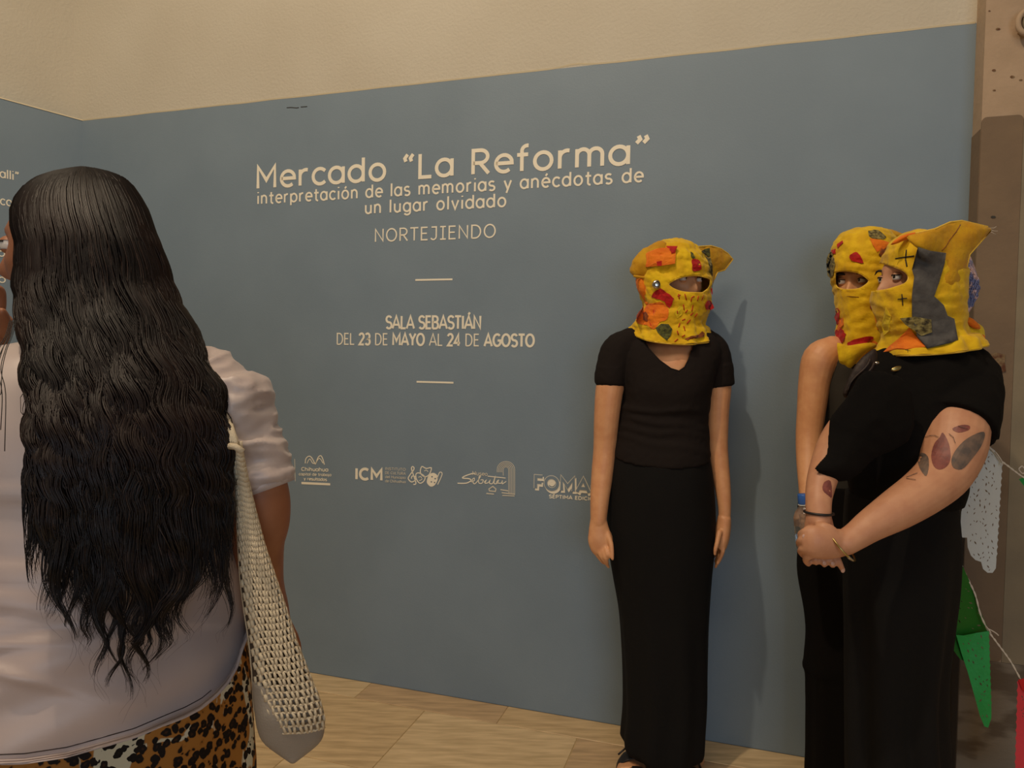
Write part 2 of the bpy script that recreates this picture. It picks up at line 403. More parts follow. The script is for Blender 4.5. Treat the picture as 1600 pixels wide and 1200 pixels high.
# bright hand painted edges on top of the blue
mb = MB(); n = 120; a = []; b = []
for i in range(n + 1):
    s = lerp(SC + .002, SR - .004, i / n); z = WTOP + .002 * noise.noise((s * 6, 0, 0)) + (.008 * math.exp(-((s + .62) / .05) ** 2) if s > -.75 else 0)
    a.append(wp(s, z - .001, .0005)); b.append(wp(s, z + .0045, .003))
vs = []; fs = []
for p, q in zip(a, b): vs += [p, q, q - Nv * .003, ]
for i in range(n): fs += [(3 * i, 3 * i + 3, 3 * i + 4, 3 * i + 1), (3 * i + 1, 3 * i + 4, 3 * i + 5, 3 * i + 2)]
mb.add(vs, fs).build('trim_1', M_EDGE, kind='structure', smooth=False, label='thin bright paint edge above the blue wall')
MB().box(LC + LD * (BKD / 2) + LN * .001 + Vector((0, 0, WTOP + .002)), LD * (BKD / 2), LN * .0015, (0, 0, .0025)).build('trim_2', M_EDGE, kind='structure', smooth=False, label='thin bright paint edge above the left wall')
# concrete column at the right end
CD = .085 * K
col = prism('wall_right_column', [g(SR, CD), g(SE, CD), g(SE, -.15), g(SR, -.15)], 0, FH, M_CONC, kind='structure', label='bare concrete pillar with chipped surface')
def cpx(x, y, d=0): return wall(x, y, CD + d)
def on_col(poly, m, name, th=.002, label=None, d0=0):
    V, fs = mesh_px_grid(poly, 25); fr = [cpx(v.x, v.y, d0 + th) for v in V]; bk = [cpx(v.x, v.y, d0 - .001) for v in V]
    return slab(fr, bk, fs).build(name, m, col, False, label)
sL = wsz(cpx(1536, 300))[0]
def cz(y): return wsz(cpx(1560, y))[1]
def colrect(s0, s1, z0, z1, m, name, label, r=.0, th=.003):
    pts = []
    for (cx, cz_, a0) in ((s1 - r, z1 - r, 0), (s0 + r, z1 - r, 90), (s0 + r, z0 + r, 180), (s1 - r, z0 + r, 270)):
        for k in range(5): an = math.radians(a0 + k * 22.5); pts.append((cx + r * math.cos(an), cz_ + r * math.sin(an)))
    n = len(pts); mb = MB(); mb.add([wp(s, z, CD - .001) for s, z in pts] + [wp(s, z, CD + th) for s, z in pts], [tuple(range(n))[::-1], tuple(range(n, 2 * n))] + [(i, (i + 1) % n, n + (i + 1) % n, n + i) for i in range(n)])
    return mb.build(name, m, col, False, label)
s1 = wsz(cpx(1596, 260))[0]; s0 = SR + .004
colrect(s0 - .0045, s1, .45, wsz(cpx(1560, 182))[1], M_CONC2, 'column_panel', 'darker brown field on the concrete', .015)  # darker brown rectangle with rounded corners on the column face
colrect(s1 + .001, s1 + 1.2, .45, wsz(cpx(1560, 182))[1], M_CONC3, 'column_panel', 'greyer field beside the brown one', .0, .002)
colrect(s0 - .0045, s1 + 1.2, .0, .449, M_CONC4, 'column_panel', 'scuffed stained lower field', .0, .003)
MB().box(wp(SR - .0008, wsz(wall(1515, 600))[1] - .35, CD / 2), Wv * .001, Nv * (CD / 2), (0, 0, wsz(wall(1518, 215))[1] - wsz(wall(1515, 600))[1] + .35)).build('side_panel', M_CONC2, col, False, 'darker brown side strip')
on_col([(1548, 553), (1557, 551), (1571, 554), (1570, 566), (1572, 580), (1562, 583), (1556, 575), (1548, 566)], M_CHIP, 'chip', .002, 'chipped spot showing reddish brick', .004)
for x, y, r in ((1559.5, 45.3, 3), (1546, 17, 1.5), (1553, 110, 2.6), (1582, 120, 3), (1595, 125, 2.2), (1553.5, 141, 2), (1552, 339, 3.2)):
    on_col([(x + r * math.cos(k * 1.05) * 1.3, y + r * .7 * math.sin(k * 1.05) * random.uniform(.8, 1.2)) for k in range(6)], M_CHIP if y < 300 else M_SCUFF, 'pit', .0012, None, .0035 if y > 200 else 0)
# conduit elbow high on the column
t = thing('pipe_elbow', 'pale round pipe elbow fixed high on the concrete pillar', 'pipe', cpx(1606, 34))
c = cpx(1608, 34, .03); mb = MB(); rr = .028
mb.tube([c + Wv * rr * math.cos(a) + Vector((0, 0, rr * 1.25 * math.sin(a))) for a in lsp(PI * .35, PI * 1.65, 20)], .008, 12).build('elbow', M_CONC, t)
mb = MB().ball(c, (.017, .017, .03)).build('plug', M_CONC3, t)
MB().box(c - Nv * .02, Wv * .02, Nv * .012, (0, 0, .02)).build('bracket', M_CONC, t, False)
# scuffs on the blue wall
mb = MB(); ribbon(mb, [wall(448, 168.3, .0005), wall(455, 167.8, .0005), wall(463, 168.6, .0005), wall(467, 168, .0005)], .003, Nv); ribbon(mb, [wall(470, 167.2, .0005), wall(480, 166.4, .0005)], .003, Nv)
mb.build('scuff', M_SCUFF, wb, False, 'small dark scuff under the paint edge')
# far end walls, rear wall with the window opening, right wall, ceiling, floor
rear = -3.6
pA = LC + LD * BKD; pr = g(SE, 0)
prism('wall_rear', [Vector((-4.5, rear - .15, 0)), Vector((4.2, rear - .15, 0)), Vector((4.2, rear, 0)), Vector((-4.5, rear, 0))], 0, FH, M_CREAM, kind='structure')
prism('wall_right', [pr + Vector((0, .1, 0)), Vector((4.2, rear, 0)), Vector((4.35, rear, 0)), pr + Vector((.15, .1, 0))], 0, FH, M_CREAM, kind='structure')
prism('wall_left_rear', [pA, Vector((-4.4, rear, 0)), Vector((-4.55, rear, 0)), pA - Vector((.15, 0, 0))], 0, FH, M_CREAM, kind='structure')
prism('ceiling', [Vector((-5, 4, 0)), Vector((-5, -4, 0)), Vector((4.6, -4, 0)), Vector((4.6, 4, 0))], FH, FH + .1, M_CEIL, kind='structure')
fl = prism('floor', [Vector((-5, 4, 0)), Vector((-5, -4, 0)), Vector((4.6, -4, 0)), Vector((4.6, 4, 0))], -.1, -.003, M_GROUT, kind='structure')
# window 1 behind the camera
wn = MB()
for cx, cz_, hx, hz in ((.8, 2.6, 1.06, .04), (.8, .6, 1.06, .04), (-.22, 1.6, .04, 1.0), (1.82, 1.6, .04, 1.0), (.8, 1.6, .02, 1.0)): wn.box((cx, rear + .03, cz_), (hx, 0, 0), (0, .03, 0), (0, 0, hz))
wn.build('window_1', M_CREAM, smooth=False, kind='structure')
# wood-look tiles, one by one, joints along the wall and across it
rows = [(.0, .14), (.14, .567), (.567, .994), (.994, 1.421), (1.421, 1.848), (1.848, 2.275), (2.275, 2.702)]
tl = []; meshes = {}; gap = .0016
for r, (d0, d1) in enumerate(rows):
    ph = -.834 if r % 2 == 0 else -1.127
    for k in range(-4, 6):
        a0 = ph + .6 * k; a1 = a0 + .6
        if a0 > SE - .3 or a1 < SC - 1.0 - .0 * r: continue
        key = (d1 - d0 > .2, (r + k) % 3)
        if key not in meshes:
            w_, h_ = (a1 - a0) / 2 - gap, (d1 - d0) / 2 - gap; mb = MB()
            q = [(-w_, -h_), (w_, -h_), (w_, h_), (-w_, h_)]; bv = .0012
            vs = [Wv * x + Nv * y + Vector((0, 0, -.004)) for x, y in q] + [Wv * x + Nv * y + Vector((0, 0, -bv)) for x, y in q] + [Wv * (x - math.copysign(bv, x)) + Nv * (y - math.copysign(bv, y)) for x, y in q]
            fs = [(8, 9, 10, 11)] + [(i, (i + 1) % 4, 4 + (i + 1) % 4, 4 + i) for i in range(4)] + [(4 + i, 4 + (i + 1) % 4, 8 + (i + 1) % 4, 8 + i) for i in range(4)]
            mb.add(vs, fs); me = bpy.data.meshes.new('tile'); me.from_pydata(mb.v, [], mb.f)
            bm = bmesh.new(); bm.from_mesh(me); bmesh.ops.recalc_face_normals(bm, faces=bm.faces); bm.to_mesh(me); bm.free()
            me.materials.append(M_TILE[key[1]]); meshes[key] = me
        o = bpy.data.objects.new('tile', meshes[key]); C.objects.link(o); o.parent = fl; o.location = g((a0 + a1) / 2, (d0 + d1) / 2)
        o.rotation_euler = (0, 0, 0)

# ------------------------------------------------------------------ stroke lettering
def arc(cx, cy, rx, ry, a0, a1, n=None):
    n = n or max(4, int(abs(a1 - a0) / 15)); return [(cx + rx * math.cos(math.radians(lerp(a0, a1, i / n))), cy + ry * math.sin(math.radians(lerp(a0, a1, i / n)))) for i in range(n + 1)]
X = .72
G = {
 'a': (.62, [arc(.29, .36, .27, .34, 0, 360), [(.56, X), (.56, 0)]]), 'b': (.66, [arc(.35, .36, .27, .34, 0, 360), [(.08, 1.04), (.08, 0)]]),
 'c': (.56, [arc(.33, .36, .27, .34, 42, 318)]), 'd': (.66, [arc(.31, .36, .27, .34, 0, 360), [(.58, 1.04), (.58, 0)]]),
 'e': (.62, [[(.06, .37), (.59, .37)] + arc(.33, .36, .27, .34, 4, 312)[1:]]), 'f': (.42, [[(.18, 0), (.18, .82)] + arc(.36, .82, .18, .2, 180, 80), [(.02, .66), (.38, .66)]]),
 'g': (.66, [arc(.31, .36, .27, .34, 0, 360), [(.58, X), (.58, 0)] + arc(.33, -.03, .25, .22, 0, -150)]), 'h': (.62, [[(.08, 1.04), (.08, 0)], [(.08, .38)] + arc(.3, .44, .22, .26, 170, 0) + [(.52, 0)]]),
 'i': (.2, [[(.1, .7), (.1, 0)], [(.1, .93), (.1, 1.03)]]), 'j': (.24, [[(.14, .7), (.14, -.1)] + arc(.02, -.1, .12, .14, 0, -90), [(.14, .93), (.14, 1.03)]]),
 'l': (.2, [[(.1, 1.04), (.1, 0)]]), 'm': (.96, [[(.08, .72), (.08, 0)], [(.08, .42)] + arc(.27, .47, .19, .23, 170, 0) + [(.46, 0)], [(.46, .42)] + arc(.66, .47, .2, .23, 170, 0) + [(.86, 0)]]),
 'n': (.62, [[(.08, .72), (.08, 0)], [(.08, .38)] + arc(.3, .44, .22, .26, 170, 0) + [(.52, 0)]]), 'o': (.66, [arc(.33, .36, .27, .34, 0, 360)]),
 'p': (.66, [arc(.35, .36, .27, .34, 0, 360), [(.08, .72), (.08, -.26)]]), 'q': (.66, [arc(.31, .36, .27, .34, 0, 360), [(.58, .72), (.58, -.26)]]),
 'r': (.42, [[(.08, .72), (.08, 0)], [(.08, .4)] + arc(.32, .42, .24, .28, 170, 75)]), 's': (.52, [arc(.26, .53, .2, .17, 35, 262) + arc(.26, .18, .21, .18, 88, -145)]),
 't': (.44, [[(.2, .96), (.2, .16)] + arc(.36, .16, .16, .16, 180, 280), [(.02, .66), (.42, .66)]]), 'u': (.62, [[(.09, .7), (.09, .28)] + arc(.31, .28, .22, .27, 180, 350) + [(.53, .35)], [(.53, .7), (.53, 0)]]),
 'v': (.58, [[(.04, .7), (.29, 0), (.54, .7)]]), 'y': (.58, [[(.04, .7), (.3, .02)], [(.54, .7), (.2, -.26)]]), 'z': (.54, [[(.06, .68), (.48, .68), (.05, .03), (.5, .03)]]),
 'A': (.78, [[(.03, 0), (.39, 1), (.75, 0)], [(.15, .3), (.63, .3)]]), 'B': (.66, [[(.09, 0), (.09, .97), (.34, .97)] + arc(.34, .74, .22, .23, 90, -90)[1:] + [(.09, .51)], [(.34, .51)] + arc(.36, .26, .24, .25, 90, -90) + [(.09, .01)]]),
 'C': (.74, [arc(.42, .5, .36, .48, 50, 310)]), 'D': (.76, [[(.09, 0), (.09, .97), (.3, .97)] + arc(.3, .49, .38, .48, 90, -90)[1:] + [(.09, .01)]]),
 'E': (.58, [[(.52, .97), (.09, .97), (.09, .02), (.53, .02)], [(.09, .51), (.47, .51)]]), 'F': (.54, [[(.5, .97), (.09, .97), (.09, 0)], [(.09, .5), (.45, .5)]]),
 'G': (.78, [arc(.42, .5, .36, .48, 48, 330) + [(.74, .47), (.46, .47)]]), 'H': (.7, [[(.09, 1), (.09, 0)], [(.61, 1), (.61, 0)], [(.09, .5), (.61, .5)]]),
 'I': (.22, [[(.11, 1), (.11, 0)]]), '|': (.46, [[(.23, 1), (.23, 0)], [(.03, .97), (.43, .97)], [(.03, .02), (.43, .02)]]),
 'J': (.56, [[(.1, .97), (.44, .97), (.44, .26)] + arc(.24, .26, .2, .25, 0, -150)]), 'L': (.54, [[(.09, 1), (.09, .02), (.5, .02)]]),
 'M': (.88, [[(.09, 0), (.09, .98), (.44, .35), (.79, .98), (.79, 0)]]), 'N': (.74, [[(.09, 0), (.09, .98), (.65, .04), (.65, 1)]]), 'O': (.84, [arc(.42, .5, .36, .48, 0, 360)]),
 'P': (.64, [[(.09, 0), (.09, .97), (.34, .97)] + arc(.34, .71, .24, .26, 90, -90)[1:] + [(.09, .45)]]), 'R': (.68, [[(.09, 0), (.09, .97), (.34, .97)] + arc(.34, .71, .24, .26, 90, -90)[1:] + [(.09, .45)], [(.32, .45), (.62, 0)]]),
 'S': (.62, [arc(.31, .74, .25, .24, 25, 262) + arc(.31, .25, .26, .25, 88, -150)]), 'T': (.62, [[(.31, 0), (.31, 1)], [(.02, .97), (.6, .97)]]),
 'U': (.7, [[(.09, 1), (.09, .34)] + arc(.35, .32, .26, .31, 180, 360) + [(.61, 1)]]), 'V': (.72, [[(.03, 1), (.36, 0), (.69, 1)]]), 'Y': (.68, [[(.03, 1), (.34, .48), (.65, 1)], [(.34, .48), (.34, 0)]]),
 '2': (.6, [arc(.29, .72, .24, .26, 165, -25) + [(.06, .02), (.55, .02)]]), '3': (.6, [arc(.28, .74, .22, .24, 150, -80) + arc(.28, .26, .25, .25, 80, -150)]), '4': (.64, [[(.44, 0), (.44, .98), (.05, .24), (.6, .24)]]),
 '“': (.44, [[(.14, .72), (.1, .86), (.2, 1.02)], [(.34, .72), (.3, .86), (.4, 1.02)]]), '”': (.44, [[(.06, .78), (.17, .92), (.12, 1.06)], [(.27, .78), (.38, .92), (.33, 1.06)]]), ' ': (.34, []), '´': (0, []),
}
def glyph(ch):
    acc = {'ó': ('o', .33, .86), 'é': ('e', .33, .86), 'Á': ('A', .4, 1.1), 'É': ('E', .3, 1.1), 'Ó': ('O', .42, 1.1)}
    if ch in acc:
        b, x, y = acc[ch]; w_, st = G[b]; return w_, st + [[(x - .03, y), (x + .09, y + .17)]]
    return G[ch]
def text(mb, s, f, x0, x1, z0, capw, capheight, track=.12, wts=None, nrm=None):
    """stroke text from x0 to x1 (metres along the wall) with baseline z0; f maps (x, z) to the wall"""
    adv = []; tot = 0
    for ch in s: a = glyph(ch)[0]; adv.append(tot); tot += a + track
    tot -= track; kx = (x1 - x0) / tot
    k_ = 0
    for i, ch in enumerate(s):
        L_ = MB()
        for st in glyph(ch)[1]:
            closed = len(st) > 8 and abs(st[0][0] - st[-1][0]) < 1e-6 and abs(st[0][1] - st[-1][1]) < 1e-6
            P = [f(x0 + (adv[i] + x) * kx, z0 + y * capheight) for x, y in (st[:-1] if closed else st)]
            k_ += 1; tgt = mb if not isinstance(mb, list) else L_; ribbon(tgt, P, capw * (wts[i] if wts else 1), nrm or Nv, .0008, closed, .00012 * (k_ % 4))
        if isinstance(mb, list) and L_.v: mb.append(L_)
    return mb
fw = lambda s, z: wp(s, z, .0006)
def line(name, s, pL, pR, z0, z1=None, weight=.15, label='', track=.12, wts=None, m=None, hgt=None):
    a = wsz(wall(*pL)); b = wsz(wall(*pR)); z = (a[1] + b[1]) / 2; mb = []
    h = hgt * K
    text(mb, s, fw, a[0], b[0], z, weight * h, h, track, wts)
    t = thing(name, label, 'lettering', wp((a[0] + b[0]) / 2, z))
    for q in mb: q.build('letter', m or M_VINYL, t, False)
    return t
T1 = 'Mercado “La Reforma”'
line('title_lettering', T1, (400, 295), (1014, 254), 0, weight=.155, label='largest cream title line on the blue wall, market name in quote marks', hgt=.087)
line('subtitle_lettering', 'interpretación de las memorias y anécdotas de', (402, 318), (1005, 285), 0, weight=.15, label='long lowercase cream subtitle line right under the big title', hgt=.046, track=.16)
line('subtitle_lettering', 'un lugar olvidado', (570, 332), (791, 325), 0, weight=.15, label='short lowercase second subtitle line centred under the long one', hgt=.046, track=.16)
line('artist_lettering', 'NORTEJ|ENDO', (585, 377.5), (775, 371.5), 0, weight=.11, label='spaced thin capitals below the subtitle', hgt=.048, track=.12)
line('venue_lettering', 'SALA SEBASTIÁN', (603, 513), (752, 514), 0, weight=.17, label='bold capitals naming the hall, between the two short dashes', hgt=.047, track=.04)
T2 = 'DEL 23 DE MAYO AL 24 DE AGOSTO'
line('date_lettering', T2, (526, 537), (835, 543), 0, weight=.12, label='exhibition date line of mixed bold and thin capitals', hgt=.044, track=.07, wts=[1.55 if (4 <= i <= 5 or 10 <= i <= 13 or 18 <= i <= 19 or i >= 24) else .9 for i in range(len(T2))])
for n_, a, b, lb in (('upper', (649, 437.5), (707, 436.5), 'short cream dash above the hall name'), ('lower', (651, 596.5), (708.5, 598), 'short cream dash below the date line')):

    mb = MB(); ribbon(mb, [wall(*a, .0006), wall(*b, .0006)], .0066 * K, Nv); mb.build('dash', M_VINYL, None, False, lb, 'dash', 'short dashes framing the hall lines')
# left wall writing, cut by the frame
def ltext(s, pL, pR, hpx, label):
    A = lwall(*pL, .0006); B = lwall(*pR, .0006); h = hpx / F * (A - CAM).dot(fwd); mb = MB(); L = (B - A).length; D = -LD; 
    text(mb, s, lambda x, z: A + D * x + Vector((0, 0, z)), 0, L, 0, .14 * h, h, .1, nrm=LN)
    return mb.build('side_lettering', M_VINYL, None, False, label, 'lettering', 'cream text on the left wall')
ltext('alli”', (0, 277), (29, 280), 13, 'cream word ending in quote marks on the left wall above the long hair')
ltext('col', (0, 319.5), (23, 321), 13, 'cream letters beside the crown of the long hair on the left wall')
ltext('o d', (-8, 380), (20, 381), 12, 'cream letters on the left wall just above the cheek')
ltext('a', (-3, 400), (8, 400.5), 12, 'single cream letter on the left wall, upper one beside the cheek')
ltext('s', (-4, 420.5), (6, 421), 12, 'single cream letter on the left wall, middle one beside the cheek')
ltext('o', (-3, 441), (9, 441), 12, 'single cream letter on the left wall, lowest one under the cheek')
# logos
def wl_(mb, pts, w, closed=False, sm=0):
    if sm: pts = smooth_poly(pts, sm) if closed else [p for p in interp_rows(pts, sm)]
    ribbon(mb, [wall(x, y, .0006) for x, y in pts], w * .00213, Nv, .0008, closed)
def circ(cx, cy, rx, ry=None, n=20, a0=0, a1=360):
    ry = ry or rx; full = abs(a1 - a0) >= 360
    return [(cx + rx * math.cos(math.radians(lerp(a0, a1, i / n))), cy + ry * math.sin(math.radians(lerp(a0, a1, i / n)))) for i in range(n + (0 if full else 1))]
def wtext(mb, s, x0, y0, x1, y1, h, wt=.16, track=.08, wts=None):
    a = wsz(wall(x0, y0)); b = wsz(wall(x1, y1)); hh = h * .00213 * 1.06
    dz = (b[1] - a[1]) / (b[0] - a[0])
    text(mb, s, lambda s_, z: wp(s_, z + dz * (s_ - a[0]), .0006), a[0], b[0], a[1], wt * hh, hh, track, wts)
def wfill(mb, poly, holes=(), th=.0008):
    V, fs = mesh_px_grid(poly, 50, holes); slab([wall(v.x, v.y, .0006 + th) for v in V], [wall(v.x, v.y, .0004) for v in V], fs, mb)
LG = 'sponsor logos along the lower wall'
t = thing('city_logo', 'cream city emblem of an m-shaped ridge over three text lines, beside the crest', 'logo', wall(492, 757), LG)
mb = MB(); wl_(mb, [(477, 724), (478, 717), (482, 713), (486, 714), (490, 720), (493, 725), (497, 715), (501, 712), (504, 716), (507, 726)], 1.8, sm=4); wl_(mb, [(480, 724), (484, 717), (489, 724), (493, 723)], 1.4, sm=4); wl_(mb, [(493, 725), (499, 716), (505, 724)], 1.4, sm=3)
mb.build('ridge_mark', M_VINYL, t, False)
mb = MB(); wtext(mb, 'Chihuahua', 471, 735.5, 513, 736.5, 6.6, .2); wtext(mb, 'capital de trabajo', 467, 742.5, 518, 744, 5, .17); wtext(mb, 'y resultados', 475, 750, 511, 751.5, 5.4, .2); mb.build('logo_text', M_VINYL, t, False)
mb = MB(); wfill(mb, [(471, 753), (516, 755), (516, 758.5), (471, 756.5)]); mb.build('logo_bar', M_VINYL, t, False)
t = thing('crest_logo', 'ornate cream crest partly hidden behind the pale sleeve', 'logo', wall(447, 757), LG)
mb = MB()
for cx, cy, r in ((447, 716, 5), (449, 722, 5.5), (446, 730, 8), (449, 733, 5), (450, 742, 6), (447, 749, 5), (444, 738, 6)):
    wl_(mb, circ(cx, cy, r, r * .8, 16), 1.4, True); wl_(mb, circ(cx + 1, cy, r * .5, r * .5, 10, 20, 290), 1.2)
wl_(mb, [(440, 712), (448, 710), (455, 716), (452, 724), (456, 732), (455, 742), (450, 752), (444, 756)], 1.4, sm=4)
mb.build('crest_mark', M_VINYL, t, False)
mb = MB(); wl_(mb, [(460.5, 717), (461.5, 752)], 1.2); mb.build('divider', M_VINYL2, t, False)
t = thing('institute_logo', 'cream three-capital institute logo with clef, theatre masks and palette', 'logo', wall(620, 755), LG)
mb = MB(); wtext(mb, 'ICM', 555, 748.5, 598, 750.5, 20, .25, .1); mb.build('acronym', M_VINYL, t, False)
mb = MB()
for i, s_ in enumerate(('INSTITUTO', 'DE CULTURA', 'del Municipio', 'de Chihuahua')): wtext(mb, s_, 602, 734 + i * 6.4, 634, 735.5 + i * 6.4, 4.6, .15)
mb.build('logo_text', M_VINYL2, t, False)
mb = MB(); wl_(mb, [(646, 757), (650, 755), (646, 742), (643, 732), (645, 729), (647, 733), (640, 743), (638, 748), (643, 753), (649, 750), (649, 745), (644, 744), (643, 748)], 2.0, sm=4); mb.build('clef_mark', M_VINYL, t, False)
mb = MB(); wl_(mb, [(659, 729), (666, 732), (674, 731), (671, 741), (664, 745), (657, 739)], 1.9, True, 3); wl_(mb, [(663, 736), (666, 734.5), (669, 737)], 1.2, sm=3)
wl_(mb, [(650, 741), (655, 739), (664, 745), (662, 752), (656, 755), (651, 749)], 1.9, True, 3); wl_(mb, [(654, 746), (657, 744.5), (659, 747)], 1.2, sm=3); wl_(mb, [(655, 751), (658, 750), (660, 748)], 1.2)
mb.build('mask_mark', M_VINYL, t, False)
mb = MB(); wfill(mb, smooth_poly([(671, 741), (678, 739), (684, 744), (683, 752), (678, 759), (672, 760), (667, 754), (668, 747)], 4), [circ(675, 745, 1.3, n=8), circ(680, 748, 1.3, n=8), circ(674, 753, 1.2, n=8), circ(679, 754, 1.2, n=8)]); wl_(mb, [(684, 757), (691, 741), (687, 738), (683, 748)], 1.6, sm=3)
mb.build('palette_mark', M_VINYL, t, False)
t = thing('museum_logo', 'cream handwritten museum logo with a tall striped arch', 'logo', wall(770, 770), LG)
mb = MB(); wl_(mb, [(743, 741), (738, 740), (726, 744), (723, 747), (733, 748), (736, 751), (728, 755), (715, 755)], 2.0, sm=4)
wl_(mb, [(736, 753), (741, 751), (741, 747), (738, 750), (741, 756), (746, 752), (751, 744), (749, 744), (748, 754), (753, 755), (755, 750), (751, 750)], 1.5, sm=4)
wl_(mb, [(756, 754), (760, 750), (758, 755), (763, 754), (766, 750), (765, 755), (770, 755), (774, 744), (772, 755), (777, 755), (779, 750), (776, 754), (783, 755), (785, 751), (785, 756), (791, 752)], 1.5, sm=4); wl_(mb, [(762, 744), (790, 747)], 1.6)
mb.build('signature', M_VINYL, t, False)
mb = MB(); wtext(mb, 'Museo', 738, 742, 762, 743.5, 6.5, .16); mb.build('logo_text', M_VINYL2, t, False)
mb = MB()
for k, r in enumerate((13.6, 11.2, 8.8, 6.4, 4.2)):
    cx, cy = 790.6, 733.5; P = circ(cx, cy, r, r * .92, 14, 180, 360); P = [(cx - r, 738 if k < 4 else 743)] + P + [(cx + r, 773.5 - k * .3)]
    wl_(mb, P, 1.1)
mb.build('arch_mark', M_VINYL2, t, False)
mb = MB(); wl_(mb, [(764, 764), (770, 760), (775, 764), (774, 768), (765, 767)], 2, True); wl_(mb, [(760, 771), (772, 772)], 2); wl_(mb, [(782, 765), (794, 767)], 2); wl_(mb, [(784, 770), (804, 772)], 2); wl_(mb, [(785, 774), (804, 775)], 1.6); mb.build('small_mark', M_VINYL2, t, False)
t = thing('fund_logo', 'outlined block-capital logo with cream drop shadow, cut off by the bare forearm', 'logo', wall(880, 770), LG)
mb = MB(); wtext(mb, 'FOMAC', 837, 766, 946, 776, 21, .34, .1); mb.build('letter_shadow', M_VINYL, t, False)
def raised(mb, s, x0, y0, x1, y1, h, wt, d, track=.1):
    a = wsz(wall(x0, y0)); b = wsz(wall(x1, y1)); hh = h * .00213 * 1.06; dz = (b[1] - a[1]) / (b[0] - a[0])
    text(mb, s, lambda s_, z: wp(s_, z + dz * (s_ - a[0]), d), a[0], b[0], a[1], wt * hh, hh, track)
mb = MB(); raised(mb, 'FOMAC', 835, 762.5, 944, 772, 21, .34, .0012); mb.build('letter_outline', M_VINYL2, t, False)
mb = MB(); raised(mb, 'FOMAC', 835, 762.5, 944, 772, 21, .24, .0019); mb.build('letter_face', M_BLUE, t, False)
mb = MB(); wfill(mb, circ(862.5, 753, 5.4, 7)); mb.build('letter_disc', M_VINYL, t, False)

mb = MB(); wtext(mb, 'SÉPTIMA EDICIÓN', 858, 778, 934, 782.5, 5.6, .24, .1); mb.build('logo_text', M_VINYL, t, False)
# ------------------------------------------------------------------ people
def head(mb, cx, cy, Z, yaw, sc_=1.0, tilt=0):
    """head with face; yaw 0 looks at the camera, positive to the picture's right. returns placing function"""
    c = at(cx, cy, Z); R = Matrix.Rotation(yaw, 3, 'Z') @ Matrix.Rotation(PI, 3, 'Z') @ Matrix.Rotation(tilt, 3, 'X')
    def shape(ux, uy, uz):
        x, y, z = ux * .074, uy * .094, uz * .118
        if uy > 0:
            sm = lambda a, b, v: max(0, min(1, (v - a) / (b - a))) ** 2 * (3 - 2 * max(0, min(1, (v - a) / (b - a))))
            y *= .95
            ns = sm(.018, -.03, z) * (1 - sm(-.036, -.046, z)) if z > -.05 else 0
            y += .024 * ns * math.exp(-(x / (.008 + .006 * sm(0, -.04, z))) ** 2) + .005 * math.exp(-(x / .009) ** 2 - ((z - .015) / .015) ** 2)
            y -= .011 * math.exp(-((abs(x) - .031) / .015) ** 2 - ((z - .008) / .012) ** 2)
            y += .004 * math.exp(-((z - .03) / .008) ** 2 - ((abs(x) - .028) / .025) ** 2)
            y += .005 * math.exp(-(x / .022) ** 2 - ((z + .066) / .009) ** 2) + .006 * math.exp(-(x / .02) ** 2 - ((z + .1) / .014) ** 2)
            y += .003 * math.exp(-((abs(x) - .045) / .015) ** 2 - ((z + .02) / .02) ** 2)
        if z < -.02: k = min(1, (-.02 - z) / .09); x *= 1 - .3 * k; y = y * (1 - .12 * k) if y > 0 else y * (1 - .3 * k)
        return R @ Vector((x, y, z)) * sc_
    n, m = 72, 60; vs = [c + shape(0, 0, 1)]; fs = []
    for i in range(1, m):
        t = PI * i / m
        for j in range(n): p = 2 * PI * j / n; vs.append(c + shape(math.sin(t) * math.cos(p), math.sin(t) * math.sin(p), math.cos(t)))
    vs.append(c + shape(0, 0, -1))
    for j in range(n): fs.append((0, 1 + j, 1 + (j + 1) % n)); fs.append((1 + (m - 2) * n + j, len(vs) - 1, 1 + (m - 2) * n + (j + 1) % n))
    for i in range(m - 2):
        for j in range(n): k = (j + 1) % n; fs.append((1 + i * n + j, 1 + (i + 1) * n + j, 1 + (i + 1) * n + k, 1 + i * n + k))
    mb.add(vs, fs)
    for s in (-1, 1): mb.ball(c + R @ Vector((s * .074, -.005, -.005)) * sc_, (.008, .02, .032), R)      # ears
    return lambda x, y, z: c + R @ Vector((x, y, z)) * sc_
